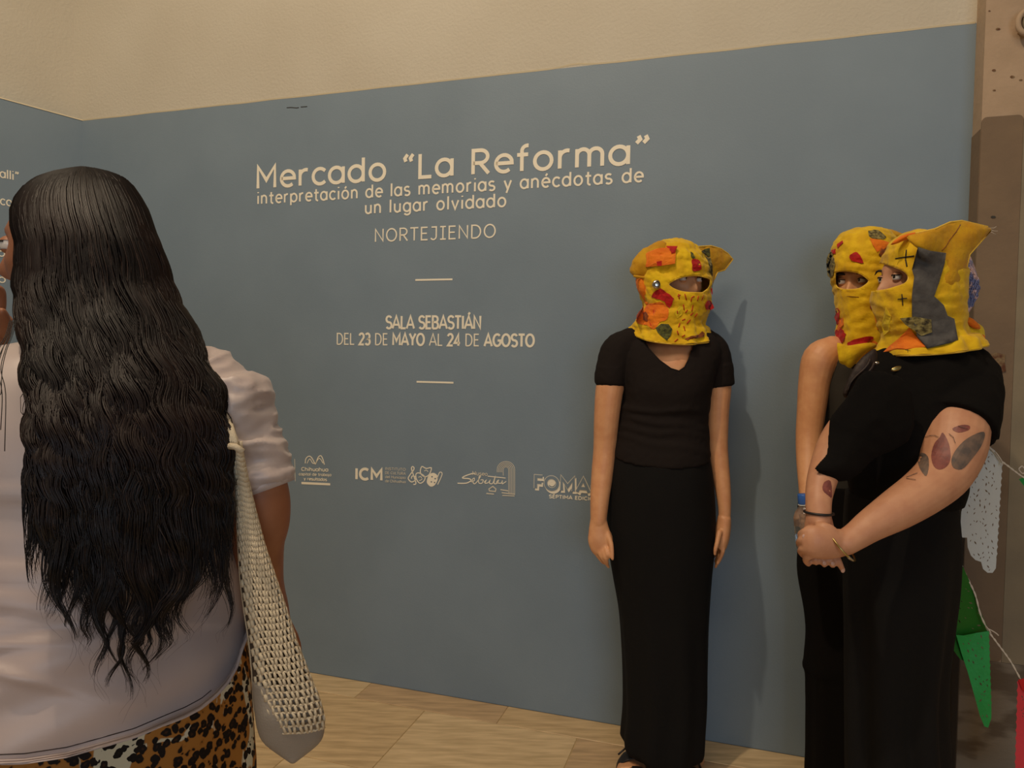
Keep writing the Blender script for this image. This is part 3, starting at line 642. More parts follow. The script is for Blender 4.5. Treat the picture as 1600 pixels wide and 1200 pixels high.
def face_details(pf, parent, gaze=(0, 1, 0), skin=None, brows=(-1, 1)):
    """eyes with irises, lashes and brows"""
    for s in (-1, 1):
        e = pf(s * .031, .0735, .008); ax = [(pf(1, 0, 0) - pf(0, 0, 0)), (pf(0, 1, 0) - pf(0, 0, 0)), (pf(0, 0, 1) - pf(0, 0, 0))]
        gz = (ax[0] * gaze[0] + ax[1] * gaze[1] + ax[2] * gaze[2]).normalized()
        eb = MB().ball(e, .0125).build('eye', M_WHITE, parent)
        upv = ax[2].normalized(); fr_ = ax[1].normalized(); sd = upv.cross(fr_); LM = MB()
        for (p0, p1, tl) in ((0, 66, .25), (122, 180, -.1)):
            vs = []; nn_, mm_ = 20, 8
            for i in range(mm_ + 1):
                t = math.radians(lerp(p0 + .5, p1 - .5, i / mm_))
                for j in range(nn_): q_ = 2 * PI * j / nn_; vs.append(e + (sd * math.sin(t) * math.cos(q_) + fr_ * (math.sin(t) * math.sin(q_)) + upv * math.cos(t)) * .0138)
            LM.add(vs, [(i * nn_ + j, i * nn_ + (j + 1) % nn_, (i + 1) * nn_ + (j + 1) % nn_, (i + 1) * nn_ + j) for i in range(mm_) for j in range(nn_)])
        LM.build('eyelid', skin or M_SKINA, parent)
        MB().ball(e + gz * .0085, (.0058, .0058, .0045), gz.to_track_quat('Z', 'Y').to_matrix(), 16, 8).build('iris', M_IRIS, eb)
        P = [pf(s * .031 + .0132 * math.cos(a), .0735 + .0134 * math.sin(a), .0140 - .002 * abs(math.cos(a))) for a in lsp(.1, PI - .1, 11)]
        MB().tube(P, .0013, 6).build('eyelash', M_BROW, parent)
        if s not in brows: continue
        P = [pf(s * (.031 + x), .0885 - .25 * abs(x - .004), .027 + .004 * math.cos(x * 90) - .1 * max(0, x)) for x in lsp(-.018, .024, 8)]
        MB().tube(P, [.0012, .0028, .003, .003, .0027, .0022, .0016, .0008], 6).build('eyebrow', M_BROW, parent)
def fingers(mb, chains):
    for pts in chains: limb(mb, [p[:3] + (p[3] * .80,) for p in pts], 10, 4)
def crinkle(me, amp, scale, amp2=0):
    def fn(co):
        q = co * scale; a = noise.noise(q); b = noise.noise(q * 2.3 + Vector((7, 3, 1)))
        r = (1 - abs(a) * 2) * .5; return amp * (r + .5 * b) + amp * .45 * (1 - 2.2 * abs(noise.noise(co * scale * 2.1 + Vector((3, 9, 4))))) + amp2 * noise.noise(co * scale * 5)
    displace(me, fn)
def hood(rows, Z, opening, parent, amp=.0035, label=None, m=None, n=140, per=8, zsm=24, both=None):
    def fo(k, t, P): g_ = max(0, (k - .62) / .38); return .007 * g_ * math.sin(t * 9 + 2 * math.sin(t * 2 + 1)) + .004 * g_ * noise.noise(P * 22) + .003 * (1 - abs(noise.noise(Vector((P.x * 9, P.y * 9, P.z * 34)))) * 3)
    mb = loft(rows, Z, n, per, True, False, 2, fo); me = bpy.data.meshes.new('hood'); me.from_pydata(mb.v, [], mb.f)
    bm = bmesh.new(); bm.from_mesh(me); bmesh.ops.recalc_face_normals(bm, faces=bm.faces); bm.to_mesh(me); bm.free(); me.update()
    if sum((v.co - Vector(at(rows[5][0] / 2 + rows[5][2] / 2, rows[5][1], Z))).dot(v.normal) for v in me.vertices) < 0: me.flip_normals(); me.update()
    crinkle(me, amp, zsm, amp * .12); tree = bvh(me); op = smooth_poly(opening, 5); cut_px(me, op, 1e9, both)
    o = link('hood', me, m or M_YEL, parent, True, label)
    s = o.modifiers.new('thickness', 'SOLIDIFY'); s.thickness = .0025; s.offset = 1
    # rolled hem around the opening
    P = []
    for x, y in op:
        h = tree.ray_cast(CAM, ray(x, y).normalized()); P.append(h[0] if h[0] is not None else None)
    if any(p is None for p in P):
        k = max(i for i in range(len(P)) if P[i] is None) ; P = [p for p in P[k + 1:] + P[:k + 1] if p is not None]; P = P[1:-1]
    else: P = P + [P[0], P[1]]
    MB().tube(P, .0021, 8, False).build('hem', M_HEM, o)
    MBH = MB(); last = len(mb.v) - n; L = [me.vertices[0].co] ; ring = [Vector(mb.v[last + j]) for j in range(n)]
    MBH.tube(ring + [ring[0], ring[1]], .0026, 8, False).build('hem', M_HEM, o)
    return o, tree
def rough(o, amp=.003, scale=26):
    displace(o.data, lambda co: amp * (1 - 2.4 * abs(noise.noise(co * scale))) + amp * .5 * noise.noise(co * scale * 2.4)); return o
def stitches(tree, segs, m, parent, r=.0014, name='stitch'):
    for a, b in segs:
        P = []
        for t in (0, .33, .66, 1):
            x, y = lerp(a[0], b[0], t), lerp(a[1], b[1], t); h = tree.ray_cast(CAM, ray(x, y).normalized())
            if h[0] is None: continue
            P.append(h[0] - ray(x, y).normalized() * (.0034 + .001 * math.sin(PI * t)))
        if len(P) > 1: MB().tube(P, r, 6).build(name, m, parent)
def z1(*p): return [(940 + x / 4.615, 350 + y / 4.615) for x, y in p]       # readings taken from enlarged crops
def z2(*p): return [(1230 + x / 4.286, 330 + y / 4.286) for x, y in p]
def e1(*p): return [(1000 + x / 10, 380 + y / 10) for x, y in p]

# ================= person standing alone at the wall
ZA = 2.38
PA = thing('person', 'person standing alone by the wall in yellow cat-eared hood, black v-neck tee, long skirt', 'person', Vector((at(1040, 900, ZA).x, at(1040, 900, ZA).y, 0)))
mb = MB(); pf = head(mb, 1057, 443, ZA, math.radians(24))
limb(mb, [(1060, 490, ZA, .062), (1058, 525, ZA, .058), (1056, 552, ZA, .066)], 24)
# trunk with bare neckline
mb2 = loft([S(540, 1015, 1105, .05), S(548, 990, 1120, .075, 2), S(565, 972, 1122, .095, 3), S(600, 978, 1106, .108, 4), S(650, 976, 1098, .1, 4), S(690, 972, 1100, .1), S(740, 966, 1108, .12), S(800, 962, 1112, .125), S(860, 966, 1108, .11), S(900, 975, 1100, .09)], ZA, 48, 3)
mb.add(mb2.v, mb2.f)
for xs in ((1012, 1008, 1005), (1070, 1072, 1072)):
    limb(mb, [(xs[0], 860, ZA, .075), (xs[1], 1010, ZA, .052), (xs[2], 1060, ZA, .05), (xs[2], 1170, ZA + .02, .034), (xs[2], 1195, ZA + .03, .03)], 20)
# arms and hands
limb(mb, [(968, 560, ZA, .05), (954, 600, ZA - .01, .047), (948, 650, ZA - .01, .042), (945, 700, ZA, .038), (941, 740, ZA - .01, .036), (937, 780, ZA - .03, .031), (935, 815, ZA - .04, .026)], 20)
limb(mb, [(935, 812, ZA - .04, .027, .022), (936, 828, ZA - .045, .034, .02), (938, 842, ZA - .05, .041, .019), (940, 855, ZA - .05, .037, .017), (942, 862, ZA - .05, .030, .013)], 18, 4, (1, 0, 0))
fingers(mb, [[(927, 852, ZA - .045, .010), (933, 866, ZA - .05, .0095), (940, 876, ZA - .045, .008), (944, 880, ZA - .04, .0065)],
             [(934, 856, ZA - .055, .0105), (940, 870, ZA - .065, .0095), (947, 880, ZA - .06, .008), (951, 886, ZA - .05, .006)],
             [(941, 857, ZA - .06, .010), (945, 870, ZA - .075, .009), (948, 877, ZA - .07, .008), (949, 882, ZA - .06, .006)],
             [(946, 854, ZA - .062, .009), (949, 866, ZA - .08, .008), (950, 872, ZA - .075, .0065)],
             [(949, 834, ZA - .055, .013), (954, 848, ZA - .07, .011), (956, 861, ZA - .08, .0095), (957, 873, ZA - .085, .007)]])
limb(mb, [(1112, 560, ZA, .05), (1122, 600, ZA, .043), (1121, 640, ZA, .038), (1121, 690, ZA, .034), (1124, 725, ZA - .01, .031), (1129, 760, ZA - .03, .026), (1132, 790, ZA - .045, .021), (1132, 812, ZA - .05, .019)], 20)
limb(mb, [(1132, 808, ZA - .05, .021, .024), (1130, 824, ZA - .05, .024, .03), (1127, 842, ZA - .05, .024, .034), (1124, 856, ZA - .05, .02, .03)], 16, 4, (1, 0, 0))
fingers(mb, [[(1130, 848, ZA - .07, .010), (1129, 862, ZA - .075, .0095), (1125, 873, ZA - .07, .008), (1121, 881, ZA - .065, .0065)],
             [(1127, 852, ZA - .05, .010), (1125, 866, ZA - .055, .009), (1121, 878, ZA - .05, .008), (1118, 886, ZA - .045, .006)],
             [(1124, 852, ZA - .035, .0095), (1122, 866, ZA - .035, .008), (1118, 878, ZA - .03, .006)],
             [(1121, 848, ZA - .02, .009), (1119, 860, ZA - .02, .0075), (1116, 870, ZA - .015, .0055)],
             [(1124, 832, ZA - .08, .012), (1121, 846, ZA - .095, .010), (1118, 858, ZA - .1, .0085), (1117, 866, ZA - .1, .006)]])
# feet
for x0, yy in ((982, -11), (1066, -5)):
    limb(mb, [(x0 + 20, 1190 + yy, ZA + .08, .034, .034), (x0 + 12, 1197 + yy, ZA + .03, .036, .03), (x0 + 4, 1208 + yy, ZA - .02, .042, .022), (x0, 1218 + yy, ZA - .07, .042, .016)], 18, 4, (1, 0, 0))
    fingers(mb, [[(x0 - 14 + k * 8, 1219 + yy, ZA - .07, .013 - abs(k - 3.4) * .0006), (x0 - 16 + k * 8, 1227 + yy - abs(k - 3), ZA - .105, .012), (x0 - 17 + k * 8, 1231 + yy - abs(k - 3), ZA - .12, .010)] for k in range(5)])
body = link('body', fuse(mb, .0034, 2), M_SKINA, PA)
face_details(pf, body, (-.6, 1, .0))
# tee
def tee_fold(k, t, P):
    x, y, _ = px(P); f = 0
    for yc, sl, a, wd in ((641, .05, .007, 5), (655, .16, .006, 5), (672, .10, .006, 5), (688, .18, .005, 5)):
        f += a * math.exp(-((y - yc - sl * (x - 1000) + 3 * math.sin(x * .06)) / wd) ** 2) * math.exp(-max(0, x - 1050) / 55)
    f -= .004 * math.exp(-((y - 648) / 4) ** 2)
    return f + .0035 * noise.noise(P * 14)
tb = loft([S(516, 1020, 1098, .05), S(522, 985, 1112, .062, 1), S(530, 968, 1120, .078, 2), S(545, 960, 1126, .095, 3), S(570, 964, 1122, .112, 4), S(600, 972, 1114, .128, 5, 0), S(625, 973, 1110, .122, 4), S(650, 968, 1107, .112, 3), S(675, 964, 1107, .112, 3), S(700, 958, 1109, .122, 3), (957, 706, 1110, 716, .128, 12, 0)], ZA, 96, 8, True, True, 2.2, tee_fold)
limb(tb, [(984, 534, ZA, .045), (966, 548, ZA, .055), (958, 572, ZA - .005, .054), (954, 590, ZA - .01, .053)], 24)
tb.tube([at(956, 575, ZA - .01), at(953.5, 600, ZA - .01)], [.052, .0505], 24)
limb(tb, [(1100, 534, ZA, .045), (1114, 548, ZA, .05), (1121, 572, ZA, .048), (1125, 590, ZA, .045)], 24)
tb.tube([at(1120, 572, ZA), at(1125, 604, ZA)], [.052, .047], 24)
me = fuse(tb, .0045, 4, .4); vneck = [(1000, 505), (1004, 530), (1014, 546), (1030, 563), (1048, 576), (1061, 580), (1070, 574), (1076, 562), (1081, 548), (1092, 505)]
displace(me, lambda co: .0012 * noise.noise(co * 60))
tt = bvh(me); cut_px(me, vneck)
tee = link('tshirt', me, M_BLACK, PA); s = tee.modifiers.new('t', 'SOLIDIFY'); s.thickness = .0025; s.offset = 0
P = [tt.ray_cast(CAM, ray(x, y).normalized())[0] for x, y in vneck[1:-1]]; MB().tube([p for p in P if p], .0028, 8).build('neckband', M_BLACK, tee)
# skin at the neckline
nk = MB(); nk2 = loft([S(500, 1026, 1092, .055), S(530, 1012, 1098, .062, 1), S(545, 1000, 1104, .083, 2), S(565, 1000, 1100, .102, 3), S(590, 1010, 1090, .112, 4), S(610, 1030, 1070, .10, 5)], ZA, 48, 5)
link('chest', fuse(nk2, .004, 2), M_SKINA, body)
def skirt_fold(k, t, P):
    x, y, _ = px(P); d = max(0, (y - 860) / 300)
    return .006 * d * math.sin(t * 9 + 1.2 * math.sin(y * .01)) + .003 * noise.noise(Vector((P.x * 14, P.y * 14, P.z * 5)))
sb = loft([S(690, 962, 1106, .105), S(715, 957, 1109, .122), S(750, 951, 1114, .13), S(800, 948, 1118, .132), S(850, 950, 1118, .13), S(900, 958, 1113, .125), S(950, 966, 1110, .12), S(1000, 971, 1107, .12), S(1050, 974, 1106, .12), S(1100, 975, 1105, .12), S(1140, 972, 1103, .125), (973, 1148, 1102, 1160, .125, 13, 0), (984, 1156, 1100, 1168, .115, 16, 0)], ZA, 96, 6, True, False, 2.1, skirt_fold)
sk = sb.build('skirt', M_BLACKC, PA); s = sk.modifiers.new('t', 'SOLIDIFY'); s.thickness = .003; s.offset = -1

# sandals: soles and crossing straps
for x0, yy in ((982, -11), (1066, -5)):
    so = MB(); c0 = Vector((at(x0 + 6, 1200, ZA - .01).x, at(x0 + 6, 1200, ZA - .01).y, .010)); so.ball(c0, (.048, .125, .011), Matrix.Rotation(-.12, 3, 'Z'), 24, 8)
    sd = so.build('sandal', M_LEATH, PA)
    for dy, zz, w_ in ((.0, .055, .02), (-.06, .042, .018)):
        mbs = MB(); cc = c0 + Vector((0, dy, 0)); mbs.tube([cc + Vector((.05 * math.cos(a), -.006 * math.sin(a), zz * math.sin(a))) for a in lsp(0, PI, 14)], [(w_, .0025)] * 14, 10, flat=(0, 1, 0)); mbs.build('strap', M_LEATH, sd)
    MB().tube([at(x0 - 16, 1190 + yy, ZA - .01), at(x0 - 8, 1183 + yy, ZA - .0), at(x0 + 0, 1176 + yy, ZA + .02), at(x0 + 8, 1168 + yy, ZA + .05)], .003, 8).build('strap', M_LEATH, sd)
# hood
opA = e1((450, 640), (520, 585), (640, 535), (760, 512), (880, 505), (990, 525), (1090, 560), (1095, 620), (1075, 690), (1020, 745), (960, 775), (850, 772), (700, 765), (580, 735), (490, 690))
hr = [S(376.5, 1046, 1064, .02), S(380, 1033, 1076, .05), S(387, 1018, 1088, .078), S(396, 1008, 1096, .097), S(408, 1001, 1103, .11), S(420, 998, 1107, .117), S(436, 997, 1110, .12), S(450, 999, 1110, .12), S(465, 1004, 1108.5, .118), S(480, 1008, 1106, .114), S(494, 1000, 1101, .112, 3), (995, 503, 1100, 506, .110, 6, 0), (992, 510, 1105, 516, .113, 10, 0), (986, 515, 1107, 524, .119, 14, 0), (983, 517, 1110, 528, .123, 16, 0)]
hA, tA = hood(hr, ZA, opA, PA, .0055)
P = smooth_poly(z1((655, 165), (700, 165), (790, 160), (860, 180), (910, 215), (945, 255), (905, 310), (890, 330), (835, 345), (810, 400), (785, 440), (740, 330), (690, 240)), 2)
earA = rough(pillow(P, ZA - .01, .012, 4, lambda x, y: .0016 * (x - 1110)).build('ear', M_YELD, hA), .003, 30)
MB().tube([at(x, y, ZA - .01 + .0016 * (x - 1110) - .003) for x, y in z1((655, 165), (700, 163), (790, 158), (860, 178), (910, 213), (947, 255), (905, 310), (888, 332), (835, 347), (812, 400))], .0024, 8).build('hem', M_HEM, hA)
earA2 = rough(pillow(smooth_poly(z1((205, 320), (245, 240), (340, 160), (440, 125), (470, 200), (400, 290), (380, 350), (300, 385), (250, 380)), 3), ZA - .045, .022, 6, lambda x, y: -.0008 * (x - 1000)).build('ear', M_YELD, hA), .005)
pillow(smooth_poly(z1((250, 380), (320, 370), (340, 480), (345, 570), (320, 590), (300, 540), (255, 465)), 3), ZA - .03, .03, 6).build('side_fold', M_ORA, hA)
MB().tube([at(x, y, ZA - .06) for x, y in z1((230, 375), (300, 385), (380, 365), (460, 335), (500, 330))], .004, 8).build('fold', M_YELD, hA)
pt = lambda pts, m, nm='patch', **k: patch(tA, pts, m, nm, hA, **k)
patch(bvh(earA2.data), z1((320, 215), (400, 195), (440, 190), (440, 300), (350, 312), (320, 300)), M_ORA, 'patch', hA, off=.001)
pt(z1((325, 210), (420, 190), (480, 185), (535, 205), (530, 290), (440, 300), (340, 315), (322, 300)), M_ORA, off=.0105, label='orange patch above the brow')
pt(z1((475, 172), (540, 180), (530, 215), (495, 232), (505, 205)), M_RED, off=.013)
pt(z1((400, 285), (440, 272), (442, 300), (405, 305)), M_RED, off=.0125)
pt(z1((650, 255), (690, 258), (715, 325), (655, 345), (650, 300)), M_RED, label='red strawberry patch', rag=.4)
pt(z1((638, 205), (655, 215), (668, 245), (655, 250), (642, 235)), M_OLIVE)
pt(z1((715, 205), (745, 180), (780, 172), (785, 235), (760, 245)), M_OLIVE, off=.005)
pt(z1((745, 245), (785, 240), (800, 300), (790, 380), (770, 350)), M_DKPR, off=.006)
pt(z1((365, 525), (385, 490), (430, 465), (470, 490), (515, 530), (515, 560), (490, 610), (455, 560), (420, 545)), M_RED, off=.004, rag=.8, label='torn red cloth scrap on the cheek')
patch(tA, z1((310, 590), (380, 570), (440, 565), (485, 620), (470, 690), (420, 710), (380, 760), (330, 730), (265, 720), (255, 660)), M_ORA, 'patch', hA, off=.003, rag=.5)
pt(z1((395, 750), (430, 722), (480, 725), (508, 760), (495, 810), (470, 840), (435, 815), (405, 785)), M_OLIVE, off=.004, label='round olive leaf patch')
pt(z1((308, 645), (325, 635), (342, 665), (335, 695), (312, 690)), M_BROWNF, off=.006)
pt(z1((520, 640), (560, 590), (590, 600), (580, 650), (545, 680)), M_YELB, off=.003)
patch(tA, z1((735, 585), (755, 550), (775, 550), (800, 575), (812, 605), (790, 620), (745, 615)), M_RED, 'patch', hA, off=.006, label='red cloth tuft standing off the far cheek', fallback=ZA)
pt(z1((780, 465), (798, 460), (800, 500), (786, 512)), M_RED, off=.005)
pt(z1((600, 830), (640, 812), (700, 795), (720, 775), (740, 790), (735, 815), (680, 825), (620, 840)), M_BROWNF, off=.004)
sg = [((555, 505), (560, 540)), ((548, 520), (568, 512)), ((600, 505), (612, 548)), ((650, 530), (668, 522)), ((650, 530), (645, 560)), ((700, 520), (690, 555)), ((735, 515), (718, 555)), ((590, 580), (595, 620)), ((660, 585), (650, 630)), ((545, 620), (548, 650)), ((605, 640), (620, 620)), ((640, 660), (660, 640)), ((672, 672), (690, 645)), ((580, 695), (602, 685)), ((615, 720), (640, 690)), ((565, 715), (555, 745)), ((592, 735), (602, 770)), ((545, 770), (555, 800)), ((525, 850), (550, 830)), ((580, 815), (600, 800)), ((372, 590), (380, 680)), ((345, 700), (360, 745))]
stitches(tA, [tuple(z1(a, b)) for a, b in sg], M_THRR, hA, .0017)
for (x, y), r in ((z1((398, 435))[0], .0145), (z1((797, 437))[0], .013)):
    h = tA.ray_cast(CAM, ray(min(x, 1106), y).normalized()); c = at(x, y, (h[0] - CAM).dot(fwd) - .008) if x < 1100 else at(1111, y, ZA - .03)
    q = (-fwd if x < 1100 else Vector((.8, -.6, 0))).to_track_quat('Z', 'Y').to_matrix(); b_ = MB().ball(c, (r, r, .005), q, 20, 8)
    bt = b_.build('button', M_METAL, hA); MB().tube([c - fwd * .005 + q @ Vector((r * .6 * math.cos(a), r * .6 * math.sin(a), .0)) for a in lsp(0, 2 * PI, 16)], .0013, 6).build('button_rim', M_THR, bt)

# ================= person at the back right, behind the tattooed one
ZB = 2.2
PB = thing('person', 'person in sleeveless charcoal top and yellow hood, half hidden behind the tattooed one', 'person', Vector((at(1320, 900, ZB).x, at(1320, 900, ZB).y, 0)))
mb = MB(); pf = head(mb, 1349, 446, ZB, math.radians(-51), .96)
limb(mb, [(1350, 495, ZB, .06), (1350, 530, ZB, .058), (1350, 560, ZB, .065)], 20)
m2 = loft([S(535, 1310, 1385, .05), S(548, 1290, 1400, .07), S(570, 1284, 1410, .085), S(620, 1290, 1400, .1), S(700, 1296, 1390, .09), S(780, 1272, 1390, .1), S(850, 1262, 1390, .11)], ZB, 40, 3); mb.add(m2.v, m2.f)
limb(mb, [(1300, 545, ZB, .04), (1282, 560, ZB, .052), (1273, 595, ZB, .047), (1268, 640, ZB - .01, .042), (1264, 680, ZB - .02, .038), (1263, 720, ZB - .05, .034), (1264, 760, ZB - .1, .029), (1264, 790, ZB - .14, .024)], 20)
limb(mb, [(1264, 785, ZB - .14, .024, .024), (1263, 802, ZB - .16, .03, .024), (1262, 818, ZB - .18, .03, .022)], 16, 4, (1, 0, 0))
fingers(mb, [[(1266, 806, ZB - .19, .010), (1258, 808, ZB - .205, .0095), (1253, 806, ZB - .20, .0085)], [(1266, 815, ZB - .19, .010), (1258, 817, ZB - .205, .0095), (1253, 814, ZB - .20, .0085)], [(1266, 823, ZB - .19, .010), (1259, 825, ZB - .205, .0095), (1254, 822, ZB - .20, .0085)], [(1266, 830, ZB - .19, .009), (1260, 831, ZB - .205, .0085), (1256, 829, ZB - .2, .007)], [(1268, 795, ZB - .18, .012), (1262, 790, ZB - .2, .010), (1258, 786, ZB - .2, .008)]])
for xs in (1300, 1350): limb(mb, [(xs, 850, ZB, .06), (xs, 1040, ZB, .045), (xs, 1230, ZB, .035), (xs, 1255, ZB, .034)], 16); limb(mb, [(xs, 1255, ZB + .02, .035, .03), (xs, 1275, ZB - .06, .04, .022), (xs, 1288, ZB - .14, .036, .016)], 14, 4, (1, 0, 0))
bodyB = link('body', fuse(mb, .0036, 2), M_SKINA, PB); face_details(pf, bodyB, (.45, 1, 0))
tb = loft([S(524, 1314, 1384, .05), S(535, 1306, 1392, .07), S(550, 1299, 1400, .09, 2), S(570, 1292, 1406, .105, 3), S(600, 1285, 1408, .118, 4), S(640, 1287, 1402, .115, 4), S(690, 1285, 1398, .108), S(740, 1272, 1396, .115), S(775, 1262, 1396, .12)], ZB, 72, 5, True, True, 2.1, lambda k, t, P: .004 * noise.noise(P * 11))
tb.build('sleeveless_top', M_GREYTOP, PB)
tr = loft([S(755, 1254, 1392, .12), S(790, 1247, 1395, .13), S(850, 1246, 1395, .135), S(906, 1249, 1392, .13), S(973, 1259, 1385, .12), S(1020, 1257, 1380, .12), S(1034, 1255, 1380, .12), S(1053, 1260, 1380, .12), S(1120, 1260, 1378, .12), S(1200, 1258, 1378, .12), S(1275, 1256, 1378, .12)], ZB, 72, 5, True, True, 2.2, lambda k, t, P: .005 * math.sin(t * 8) * k + .004 * noise.noise(P * 9))
tr.build('trousers', M_BLACK2, PB)
opB = z2((322, 425), (335, 405), (400, 400), (480, 415), (540, 455), (540, 480), (490, 515), (430, 525), (355, 520), (325, 490))
hr = [S(358, 1352, 1370, .02), S(361, 1335, 1385, .055), S(368, 1316, 1395, .08), S(380, 1306, 1400, .1), S(395, 1301, 1403, .11), S(414, 1298, 1404, .117), S(432, 1299, 1403, .12), S(450, 1303, 1400, .12), S(470, 1307, 1396, .115), S(495, 1308.5, 1393, .11), S(520, 1309, 1391, .105, 3), S(540, 1309, 1393, .11, 8), (1309, 548, 1395, 540, .125, 16, 0), (1310, 552, 1397, 542, .135, 20, 0)]
hB, tB = hood(hr, ZB, opB, PB, .0035)
pillow(smooth_poly(z2((650, 125), (700, 122), (760, 145), (800, 160), (780, 190), (700, 190)), 2), ZB, .02, 5).build('ear', M_YELD, hB)
mB = lambda pts, m, nm='patch', **k: patch(tB, pts, m, nm, hB, **k)
mB(z2((430, 290), (475, 280), (510, 345), (470, 345), (425, 320)), M_RED, rag=.5, label='red scrap on the forehead')
mB(z2((550, 185), (640, 200), (695, 220), (650, 250), (600, 275), (570, 230)), M_ORA)
mB(z2((625, 235), (690, 240), (640, 320), (610, 290)), M_BROWNF, off=.004)
mB(z2((545, 140), (600, 130), (655, 175), (620, 190), (560, 180)), M_DKPR, off=.003, rag=1)
mB(z2((340, 225), (375, 200), (380, 215), (345, 250)), M_RED); mB(z2((305, 262), (330, 255), (330, 285), (305, 290)), M_RED)
patch(tB, z2((268, 300), (300, 270), (325, 320), (315, 430), (275, 440), (262, 380)), M_DKPR, 'patch', hB, off=.004, rag=1.2, label='ragged floral scrap at the temple')
mB(z2((325, 660), (352, 655), (358, 700), (345, 760), (330, 740)), M_RED, rag=.6); mB(z2((358, 720), (378, 710), (385, 760), (350, 800), (340, 790)), M_ORA)
mB(z2((335, 800), (360, 780), (385, 800), (400, 830), (385, 870), (350, 885), (338, 850)), M_RED, off=.004, rag=1.2)
mB(z2((410, 890), (450, 860), (560, 838), (572, 858), (515, 890), (500, 940), (460, 930)), M_RED, rag=.6, label='red cloth scrap near the collar'); mB(z2((515, 895), (575, 865), (640, 860), (590, 905), (520, 945)), M_ORA)
mB(z2((570, 555), (668, 545), (660, 640), (600, 655)), M_OLIVE); mB(z2((575, 660), (655, 680), (665, 760), (640, 825), (600, 790)), M_ORA)
mB(z2((552, 632), (575, 625), (575, 650), (556, 655)), M_RED, off=.004)
stitches(tB, [tuple(z2(a, b)) for a, b in (((400, 570), (480, 575)),)], M_BROWNF, hB, .0008)
# long pointed chin tail of the hood
pillow(smooth_poly(z2((335, 880), (400, 900), (470, 890), (560, 880), (600, 900), (520, 950), (470, 1000), (425, 1052), (385, 1030), (350, 1015), (340, 960)), 2), ZB - .125, .012, 5).build('chin_flap', M_YEL, hB)
# bottle held low beside the thigh
zb = ZB - .19; t = thing('water_bottle', 'clear plastic water bottle with a blue cap held against the dark trousers', 'bottle', at(1256, 850, zb))
ax = (at(1256, 775, zb) - at(1262, 850, zb)).normalized(); c0 = at(1262, 858, zb)
prof = [(.0, .028), (.01, .031), (.05, .031), (.09, .031), (.105, .026), (.118, .016), (.126, .0125), (.135, .0125)]
MB().tube([c0 + ax * h for h, r in prof], [r for h, r in prof], 24).build('bottle_body', M_PLAST, t)
mbc = MB().tube([c0 + ax * h for h in (.127, .129, .152, .155)], [.0148, .0158, .0158, .0145], 24); mbc.build('cap', M_CAP, t)
MB().tube([c0 + ax * h for h in (.1235, .1262)], [.0162, .0162], 24).build('cap_ring', M_PWHITE, t)

# ================= tattooed person in front
ZC = 1.88
PC = thing('person', 'person with leaf tattoos and clasped hands, in yellow hood with grey side panel', 'person', Vector((at(1400, 900, ZC).x, at(1400, 900, ZC).y, 0)))
mb = MB(); pf = head(mb, 1433, 441, ZC, math.radians(-86))
limb(mb, [(1436, 495, ZC, .062), (1438, 530, ZC + .01, .06), (1440, 560, ZC + .01, .07)], 20)
m2 = loft([S(545, 1400, 1485, .05), S(560, 1368, 1522, .07), S(600, 1350, 1540, .095), S(660, 1345, 1515, .1), S(720, 1345, 1490, .1), S(790, 1345, 1475, .1), S(860, 1345, 1470, .1)], ZC, 40, 3); mb.add(m2.v, m2.f)
limb(mb, [(1520, 590, ZC + .0, .065), (1508, 630, ZC - .06, .074), (1494, 665, ZC - .11, .075), (1488, 700, ZC - .14, .073), (1476, 737, ZC - .17, .061), (1446, 766, ZC - .195, .054), (1403, 795, ZC - .215, .047), (1362, 820, ZC - .23, .037), (1338, 837, ZC - .24, .031), (1320, 848, ZC - .245, .029)], 24)
# left hand lying over the other: palm and curled fingers
zh = ZC - .245
limb(mb, [(1322, 847, zh + .005, .030, .022), (1306, 849, zh - .005, .034, .021), (1288, 848, zh - .01, .038, .022), (1270, 846, zh - .01, .037, .022), (1260, 845, zh, .034, .02)], 20, 4, (0, 0, 1))
fingers(mb, [[(1274, 831, zh - .012, .0115), (1259, 831, zh - .008, .0115), (1251, 835, zh + .015, .010), (1254, 840, zh + .035, .009)],
             [(1272, 842, zh - .014, .0115), (1256, 843, zh - .009, .0118), (1249, 848, zh + .015, .0105), (1253, 854, zh + .035, .009)],
             [(1273, 854, zh - .014, .0115), (1258, 857, zh - .009, .0115), (1251, 861, zh + .015, .010), (1256, 868, zh + .03, .009)],
             [(1277, 864, zh - .010, .011), (1264, 869, zh - .006, .011), (1259, 875, zh + .01, .0095), (1263, 881, zh + .025, .0085)],
             [(1306, 836, zh - .01, .015), (1298, 827, zh - .012, .013), (1288, 822, zh - .01, .0115), (1279, 821, zh, .010)]])
